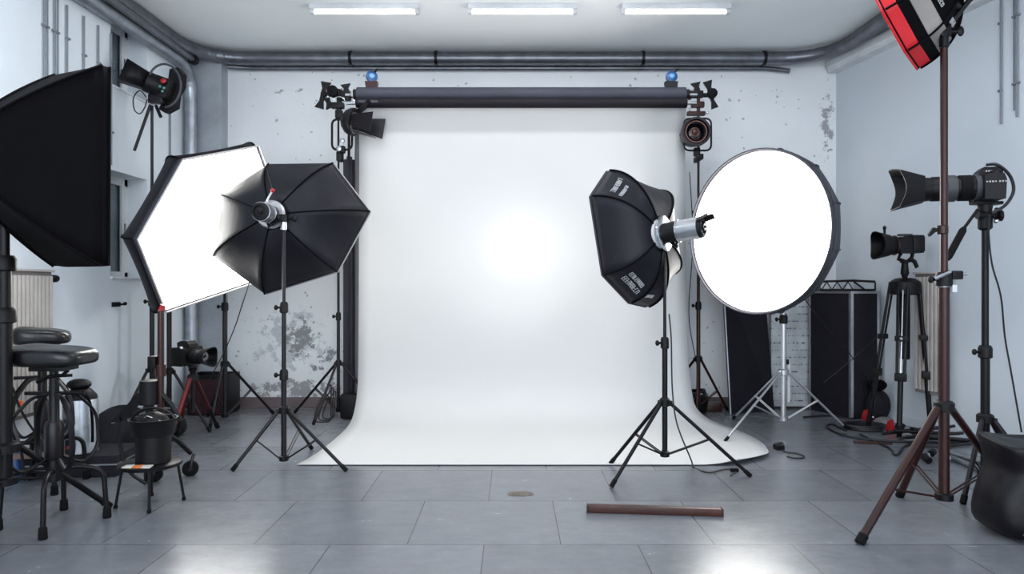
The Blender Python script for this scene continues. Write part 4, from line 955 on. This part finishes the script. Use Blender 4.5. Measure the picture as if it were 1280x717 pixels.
c = G(1104, 532); o = MB().lathe(c, (0, 0, 1), [(0, .085), (.02, .083), (.055, .055), (.07, .02), (.072, .001)], 24).build('lamp_dish', mat('grey_metal_dish', (.22, .21, .22), .5, .3)); tag(o, 'grey domed dish lying between the red clamps', 'dish')
c = G(1102, 527); t = thing('gear_pouch', 'slumped dark grey pouch between the legs of the large tripod', 'pouch', c)
MB().sphere(c+V((0, .05, .13)), .13, (.75, .6, 1.0), seg=20).build('pouch_body', M_GREYFAB, t, sub=1)
MB().sphere(c+V((-.02, .03, .30)), .07, (1.1, .8, .7)).build('pouch_flap', M_FABDARK, t)
# folded stand heap behind
t = thing('folded_stand', 'collapsed black stand lying along the foot of the right wall', 'light stand', G(1150, 527))
c = V((3.06, 5.06, 0))
for k in range(6):
    a = V((2.72+.015*k, 5.02-.05*k, .03+.022*(k % 3))); b = V((3.17-.01*k, 4.93-.06*k, .10-.012*k+.03*(k % 2)))
    MB().tube([a, b], .011, 8).build('folded_tube', M_DARKST if k % 2 else M_BLACK, t)
for k in range(4): MB().box((2.80+.09*k, 4.94-.03*k, .075), (.03, .05, .05), bev=.006).build('tube_lock', M_BLKPL, t)
# pile of metal fittings
t = thing('fittings_heap', 'small heap of metal clamp fittings behind the brown stand legs', 'clamps', G(1160, 580))
rn = random.Random(9); c = G(1158, 574)
for k in range(9):
    p = c+V((rn.uniform(-.09, .09), rn.uniform(-.1, .12), .022+.03*rn.random()))
    MB().lathe(p, (rn.uniform(-1, 1), rn.uniform(-1, 1), rn.uniform(-.3, .6)), [(-.02, .012), (-.018, .022), (.018, .022), (.02, .012)], 12).build('fitting', M_CHROME if k % 3 == 0 else M_BLKPL, t)
for (pa, pb, lb) in (((1188, 571), (1238, 592), 'grey tube lying on the floor between the brown stand and the bag, nearer one'), ((1182, 563), (1230, 578), 'grey tube lying on the floor between the brown stand and the bag, farther one')):
    a, b = G(*pa, .016), G(*pb, .016); t = thing('metal_tube', lb, 'tube', ((a.x+b.x)/2, (a.y+b.y)/2, 0)); MB().cyl(a, b, .015).build('tube', M_STEEL, t); MB().cyl(b, b+(b-a).normalized()*.02, .018).build('tube_end', M_RUB, t)
c = G(1082, 554); o = MB().box(c+V((0, 0, .008)), (.16, .035, .016), Matrix.Rotation(-.1, 3, 'Z'), bev=.006).build('leather_strip', M_WOOD); tag(o, 'short brown leather strip on the floor, left of the other strip', 'strip')
c = G(1103, 555); o = MB().box(c+V((0, 0, .006)), (.13, .025, .012), Matrix.Rotation(-.05, 3, 'Z'), bev=.005).build('leather_strip', M_WOOD); tag(o, 'narrow brown leather strip on the floor, right of the wider strip', 'strip')
# black bag at the lower right corner
def bag():
    t = thing('equipment_bag', 'large glossy black bag standing in the lower right corner', 'bag', (2.44, 3.06, 0))
    M_BAG = mat('black_coated_bag', (.0035, .0025, .0045), .42, 0, .25, .4, 10)
    mb = MB(); R = []; rn = random.Random(2)
    prof = [(0, .20, .13), (.015, .305, .165), (.06, .335, .175), (.14, .335, .17), (.22, .315, .165), (.27, .295, .155), (.30, .275, .15), (.36, .29, .155), (.42, .305, .165), (.43, .29, .15), (.40, .26, .13)]
    for j, (z, ax_, ay_) in enumerate(prof):
        row = []
        for k in range(40):
            a = 2*PI*k/40; c = math.copysign(abs(math.cos(a))**.6, math.cos(a)); s_ = math.copysign(abs(math.sin(a))**.6, math.sin(a))
            w_ = 1+.02*math.sin(5*a+z*20)*(z > .03)
            row.append(mb.b.verts.new((2.44+ax_*c*w_, 3.06+ay_*s_*w_, z+.012*math.sin(3*a)*(z > .35))))
        R.append(row)
    for A, B in zip(R, R[1:]):
        for k in range(40): mb.b.faces.new((A[k], A[(k+1) % 40], B[(k+1) % 40], B[k]))
    mb.b.faces.new(R[0][::-1]); mb.b.faces.new(R[-1])
    mb.build('bag_body', M_BAG, t, sub=1, ang=180)
    MB().tube(smooth([V((2.34, 3.0, .41)), V((2.27, 3.0, .45)), V((2.34, 3.0, .455)), V((2.38, 3.0, .415))], 5), .012, 8, flat=.5).build('bag_handle', M_FABDARK, t)
    MB().tube(smooth([V((2.16, 2.885, .055)), V((2.22, 2.884, .10)), V((2.29, 2.884, .14))], 4), .003, 5).build('bag_seam', M_GREYRING, t)
bag()
# crate behind the camera at back left
t = thing('wire_crate', 'dark crate with reddish side on the floor by the back wall, left', 'crate', (-2.63, 6.0, 0))
x0, x1, y0, y1 = -2.80, -2.46, 5.90, 6.16
MB().box(((x0+x1)/2, (y0+y1)/2, .02), (x1-x0, y1-y0, .03), bev=.004).build('crate_base', M_BLKPL, t)
mb = MB()
for x in (x0, x1): mb.box((x, (y0+y1)/2, .18), (.012, y1-y0, .34), bev=.003)
mb.box(((x0+x1)/2, y1, .18), (x1-x0, .012, .34), bev=.003).box(((x0+x1)/2, y0, .33), (x1-x0, .014, .03), bev=.003)
mb.build('crate_sides', M_BLKPL, t)
MB().box(((x0+x1)/2, y0+.002, .165), (x1-x0-.02, .006, .30)).build('crate_mesh', mat('dark_red_mesh', (.045, .012, .016), .7, 0, .3, .6, 120), t)
# clutter at the foot of the right backdrop stand
t = thing('storage_tub', 'dark tub with coiled cable at the foot of the right backdrop stand', 'tub', (1.62, 6.05, 0))
MB().lathe((1.60, 6.10, 0), (0, 0, 1), [(0, .13), (.004, .135), (.10, .15), (.13, .155), (.135, .148), (.11, .14)], 28).build('tub_body', M_BLKPL, t)
for k in range(3): MB().tube([V((1.60+math.cos(a)*(.135-.01*k), 6.10+math.sin(a)*.12, .15+.018*k+.012*math.sin(2*a+k))) for a in [j*PI/12 for j in range(24)]], .009, 6, closed=True).build('cable_loop', M_CORD, t)
o = MB().box((1.80, 6.12, .04), (.14, .10, .08), bev=.01).build('equipment_box', M_BROWNMET); tag(o, 'low brownish box right of the tub by the backdrop stand', 'box')
t = thing('hand_broom', 'coiled grey loop of hose leaning on the left backdrop stand foot', 'hose', (-1.62, 5.66, 0)); t.name = 'hose_loop'; OFF[t.name] = V(t.location)
for k in range(3): MB().tube(rounded([P(392+5*k, 527-2*k, 5.55+.03*k), P(397+5*k, 505, 5.6+.03*k), P(414+3*k, 478+4*k, 5.66+.03*k), P(414+2*k, 527-2*k, 5.56+.03*k)], .04, 4), .006, 6, closed=True).build('hose_ring', M_DARKST, t)

# ------------------------------------------------------------ stools
def stool(label, cx, cy, seat_z, sw, sd, group=None, rz=0):
    t = thing('workshop_stool', label, 'stool', (cx, cy, 0), local=True, rz=rz)
    # padded seat, slightly wedge shaped
    mb = MB(); th = .085
    ring = []
    for (z, k) in ((0, .90), (.012, .985), (.05, 1.0), (.068, .985), (th, .90), (th+.004, .6)):
        ring.append([mb.b.verts.new((sw/2*k*math.copysign(abs(math.cos(a))**.55, math.cos(a)), sd/2*k*math.copysign(abs(math.sin(a))**.55, math.sin(a)), seat_z+z-(.014*math.cos(a)*(z > .04)))) for a in [2*PI*j/36 for j in range(36)]])
    for A, B in zip(ring, ring[1:]):
        for k in range(36): mb.b.faces.new((A[k], A[(k+1) % 36], B[(k+1) % 36], B[k]))
    mb.b.faces.new(ring[0][::-1]); mb.b.faces.new(ring[-1]); mb.build('seat', M_LEATH, t, sub=1, ang=180)
    MB().box((0, 0, seat_z-.012), (.16, .12, .02), bev=.004).build('seat_plate', M_BLACK, t)
    MB().lathe((0, 0, .20), (0, 0, 1), [(0, .026), (.003, .030), (.27, .030), (.29, .022), (.42, .022), (seat_z-.22, .018)], 20).build('column', M_BLACK, t)
    MB().lathe((0, 0, .30), (0, 0, 1), [(0, .032), (.02, .040), (.16, .040), (.18, .032)], 20).build('gas_lift', M_DARKST, t)
    MB().tube([(-.06, -.03, seat_z-.075), (-.01, -.02, seat_z-.05), (.05, -.02, seat_z-.045), (.075, -.02, seat_z-.02)], .009, 8).build('height_lever', M_BLACK, t)
    MB().tube([(-.13, 0, .61), (.14, 0, .61)], .009, 8).build('cross_bar', M_BLACK, t)
    for k in range(4):
        a = PI/4*0+k*PI/2+.35; d = V((math.cos(a), math.sin(a), 0)); z = V((0, 0, 1))
        path = rounded([d*.03+z*.25, d*.10+z*.262, d*.20+z*.235, d*.215+z*.012], .06, 6, False)
        lg = MB().tube(path, .0115, 10).build('leg', M_BLACK, t)
        MB().lathe(d*.215, z, [(0, .017), (.003, .019), (.05, .017), (.055, .012)], 14).build('rubber_foot', M_RUB, lg)
        a2 = a+.55; d = V((math.cos(a2), math.sin(a2), 0))
        path = rounded([d*.03+z*.605, d*.09+z*.60, d*.185+z*.50, d*.195+z*.33, d*.13+z*.255, d*.035+z*.31], .06, 6, False)
        MB().tube(path, .013, 8, flat=.55).build('guard_arm', M_BLACK, t)
    return t
stool('black padded workshop stool with four bent legs, front left corner', -2.14, 3.19, .74, .335, .28, rz=.05)
stool('second black workshop stool mostly hidden behind the front left one', -2.60, 3.78, .79, .27, .26, rz=.5)
# silver canister with a tap
D = 4.05; c = P(101, 560, D)
t = thing('metal_canister', 'silver canister with black cap and tap behind the stool', 'canister', (c.x, D, .13))
MB().lathe((c.x, D, .13), (0, 0, 1), [(0, .085), (.005, .092), (.30, .092), (.32, .086)], 32).build('canister_body', mat('dull_aluminium', (.40, .43, .47), .35, .6, bump=.3, bscale=14, var=.3, vscale=9), t)
MB().lathe((c.x, D, .445), (0, 0, 1), [(0, .088), (.02, .085), (.055, .055), (.06, .05)], 28).build('shoulder', M_BLKPL, t)
MB().sphere((c.x-.01, D, .53), .062, (1.1, .9, .55)).build('lid', M_BLKPL, t)
MB().box((c.x-.01, D-.093, .33), (.06, .004, .025)).build('label_plate', M_GREYRING, t, label='dark grey label plate')
MB().cyl((c.x+.015, D-.09, .19), (c.x+.015, D-.15, .19), .012).cyl((c.x+.015, D-.14, .15), (c.x+.015, D-.14, .23), .014).build('tap', M_BLKPL, t)
MB().sphere((c.x+.03, D-.155, .19), .012).build('tap_button', M_RED, t)
for s in (-1, 1): MB().tube(smooth([V((c.x+.05*s, D-.06, .50)), V((c.x+.095*s, D-.07, .44)), V((c.x+.105*s, D-.06, .33)), V((c.x+.10*s, D-.05, .20))], 5), .008, 6).build('carry_strap', M_FABDARK, t)
# equipment cases under it
t = thing('equipment_case', 'flat dark case lying on the floor under the silver canister', 'case', (c.x, D+.05, 0))
MB().box((c.x-.12, D+.06, .065), (.72, .34, .125), Matrix.Rotation(.1, 3, 'Z'), bev=.012).build('case_body', M_GREYFAB, t)
MB().box((c.x-.12, D+.06, .075), (.728, .348, .008), Matrix.Rotation(.1, 3, 'Z')).build('case_seam', M_STEEL, t)
MB().tube([V((c.x-.22, D-.145, .06)), V((c.x-.22, D-.17, .06)), V((c.x-.10, D-.16, .06)), V((c.x-.10, D-.135, .06))], .008).build('case_handle', M_BLKPL, t)
o = MB().box((-2.72, 3.98, .105), (.28, .18, .03), Matrix.Rotation(.3, 3, 'Z'), bev=.003).build('wooden_board', mat('light_brown_wood', (.20, .13, .10), .6)); o.location.z = .131
tag(o, 'short brown board on top of the flat case, behind the stool', 'board')
t = thing('spray_bottle', 'blue and white bottle low behind the left stool', 'bottle', P(19, 590, 3.9)*1.0); p = P(20, 566, 3.9); t.location = (p.x, p.y, 0); OFF[t.name] = V((p.x, p.y, 0))
MB().lathe((p.x, p.y, 0), (0, 0, 1), [(0, .028), (.003, .031), (.20, .031), (.225, .018)], 20).build('bottle_body', M_BLUE, t); MB().lathe((p.x, p.y, .225), (0, 0, 1), [(0, .017), (.05, .016), (.055, .012)], 16).build('bottle_cap', M_WHITEPL, t)
t = thing('gear_tag', 'orange tag on a black clip in front of the left radiator', 'tag', P(25, 512, 3.25))
MB().prism([P(21, 500, 3.25), P(28, 501, 3.25), P(29, 512, 3.25), P(24, 510, 3.25)], (0, .006, 0)).build('tag_card', mat('orange_plastic', (.75, .13, .03), .5), t)
MB().tube(smooth([P(10, 479, 3.1), P(16, 485, 3.15), P(20, 497, 3.22), P(26, 512, 3.25), P(40, 535, 3.3), P(58, 556, 3.32)], 4), .006, 6).build('tag_strap', M_CORD, t)
cable('black cable hanging behind the left edge stand', [P(13, 395, 3.3), P(14, 420, 3.3), P(12, 470, 3.3), P(13, 520, 3.3), P(26, 560, 3.3), P(30, 600, 3.4)], .007)
# grey kit bag by the left wall
def kitbag():
    t = thing('kit_bag', 'long slumped dark grey kit bag against the left wall', 'bag', (-2.68, 4.75, 0))
    mb = MB(); R = []
    n = 16
    for j in range(n+1):
        f = j/n; c = V((-2.72+.22*f, 4.35+.85*f, 0)); h_ = .20+.14*math.sin(PI*min(1, f*1.1))*(.6+.4*math.sin(f*7)); w_ = .12+.02*math.sin(f*9)
        e = min(1, f*6, (1-f)*6)**.5
        R.append([mb.b.verts.new(c+V((.97*w_*math.cos(a)*e, -.2*w_*math.cos(a), max(0.0, h_*e*(.5+.5*math.sin(a)))))) for a in [2*PI*k/24 for k in range(24)]])
    for A, B in zip(R, R[1:]):
        for k in range(24): mb.b.faces.new((A[k], A[(k+1) % 24], B[(k+1) % 24], B[k]))
    mb.b.faces.new(R[0][::-1]); mb.b.faces.new(R[-1])
    mb.build('bag_body', M_GREYFAB, t, sub=1, ang=180)
    MB().tube(smooth([V((-2.60, 4.6, .30)), V((-2.55, 4.7, .39)), V((-2.52, 4.85, .39)), V((-2.50, 4.95, .30))], 5), .012, 6, flat=.4).build('bag_strap', M_FABDARK, t)
    MB().tube([V((-2.61, 4.45, .22)), V((-2.50, 4.85, .25)), V((-2.44, 5.1, .20))], .006, 5).build('bag_piping', M_STEEL, t)
kitbag()
# small round stool with bucket
D = 3.48; c = P(188, 577, D)
t = thing('step_stool', 'low round stool with thin splayed legs carrying the black bucket', 'stool', (c.x, D, 0))
zt = P(0, 577, D).z
MB().lathe((c.x, D, zt-.02), (0, 0, 1), [(0, .13), (.003, .148), (.018, .15), (.022, .143)], 32).build('seat', M_BLACK, t)
for k in range(4):
    a = k*PI/2+.45; d = V((math.cos(a), math.sin(a), 0)); b0 = V((c.x, D, 0))
    lg = MB().tube([b0+d*.125+V((0, 0, zt-.018)), b0+d*.155+V((0, 0, .006))], .007, 8).build('leg', M_BLACK, t)
    MB().cyl(b0+d*.155, b0+d*.153+V((0, 0, .016)), .010).build('rubber_foot', M_RUB, lg)
t = thing('bucket', 'black bucket with a wide rim and arched handle on the low stool', 'bucket', (c.x+.012, D, zt))
x = c.x+.015
MB().lathe((x, D, zt+.002), (0, 0, 1), [(0, .078), (.003, .082), (.135, .084), (.14, .098), (.215, .112), (.222, .116), (.222, .108), (.15, .092), (.14, .07)], 32).build('bucket_body', M_BLKPL, t)
MB().tube([V((x+.108*math.cos(a), D, zt+.215+.06*math.sin(a))) for a in [k*PI/14 for k in range(15)]], .006, 8).build('bucket_handle', M_DARKST, t)
t = thing('lamp_reflector', 'dark domed lamp reflector sitting in the black bucket', 'reflector', (x, D, zt+.15))
MB().lathe((x, D, zt+.15), (0, 0, 1), [(0, .05), (.06, .075), (.085, .06), (.105, .02), (.108, .001)], 24).build('dome', M_BLKPL, t); MB().tube([V((x-.06, D-.04, zt+.21)), V((x, D-.06, zt+.245)), V((x+.06, D-.04, zt+.215))], .003, 6).build('guard_wire', M_STEEL, t)
for dx, col, lb in ((-.045, (.62, .58, .52), 'crumpled white paper scrap at the front of the low stool'), (.0, (.60, .18, .05), 'orange and white paper scrap on the low stool'), (.045, (.55, .52, .48), 'folded cream paper scrap at the right of the low stool')):
    o = MB().prism([(c.x+dx-.025, D-.135, zt+.003), (c.x+dx+.024, D-.14, zt+.003), (c.x+dx+.022, D-.10, zt+.006), (c.x+dx-.022, D-.098, zt+.004)], (.0, 0, .006)).build('paper_scrap', mat('paper_scrap_%d' % int(dx*1000+50), col, .8, var=.3, vscale=40)); tag(o, lb, 'paper')
# curved frame beside the bucket
t = thing('curved_frame', 'black rolling base with curved arms, casters and a short brown pole', 'frame', P(152, 575, 3.75))
D = 3.75
for k, dx in enumerate((0, 22)):
    MB().tube(rounded([P(149+dx, 520, D+.08*k), P(150+dx, 560, D+.08*k), P(160+dx, 590-6*k, D+.08*k), P(182, 604, D+.08*k)], .08, 6, False), .013, 8, flat=.6).build('frame_bar', M_BLACK, t)
MB().prism([P(137, 528, D), P(150, 515, D), P(180, 484, D), P(184, 490, D), P(160, 520, D), P(150, 527, D)], (0, .03, 0)).build('frame_arm', M_BLKPL, t)
MB().tube([P(196, 486, D), P(214, 505, D), P(226, 526, D)], .014, 8).build('side_arm', M_BLKPL, t)
MB().lathe(P(187, 505, D), (0, 0, 1), [(0, .05), (.003, .055), (.13, .05), (.135, .03)], 20).build('frame_hub', M_BLKPL, t)
MB().cyl(P(187, 592, D), P(187, 500, D), .02).build('frame_post', M_BLACK, t)
MB().cyl(P(201, 572, D), P(201, 388, D), .017).cyl(P(201, 470, D), P(201, 455, D), .026).build('upright_pole', M_BROWNMET, t)
MB().box(P(192, 452, D), (.045, .05, .065), bev=.006).build('pole_clamp', M_BLKPL, t)
MB().tube([P(201, 388, D), P(204, 381, D)], .015).build('red_cap', M_RED, t, label='red cap')
for k, (wx, wy) in enumerate(((193, 592), (238, 585))):
    c = G(wx, wy, .045); sd = V((1, .25, 0)).normalized(); dv = (c-P(192, 560, D)); dv.z = 0; dv.normalize()
    a = P(190, 545, D); lg = MB().tube(rounded([a, a*.5+c*.5+V((0, 0, .10)), c+V((0, 0, .09))], .08, 5, False), .014, 8).build('caster_leg', M_BLACK, t)
    sd = V((.35, -.94, 0)) if k else V((.2, -.98, 0))
    MB().lathe(c-sd*.015, sd, [(0, .030), (.004, .045), (.026, .045), (.030, .030)], 22).build('caster_wheel', M_RUB, lg)
    MB().lathe(c-sd*.018, sd, [(0, .012), (.036, .012)], 12).tube([c+sd*.020, c+sd*.020+V((.01, 0, .045)), c+V((.02, 0, .085))], .010).build('caster_fork', M_DARKST, lg)
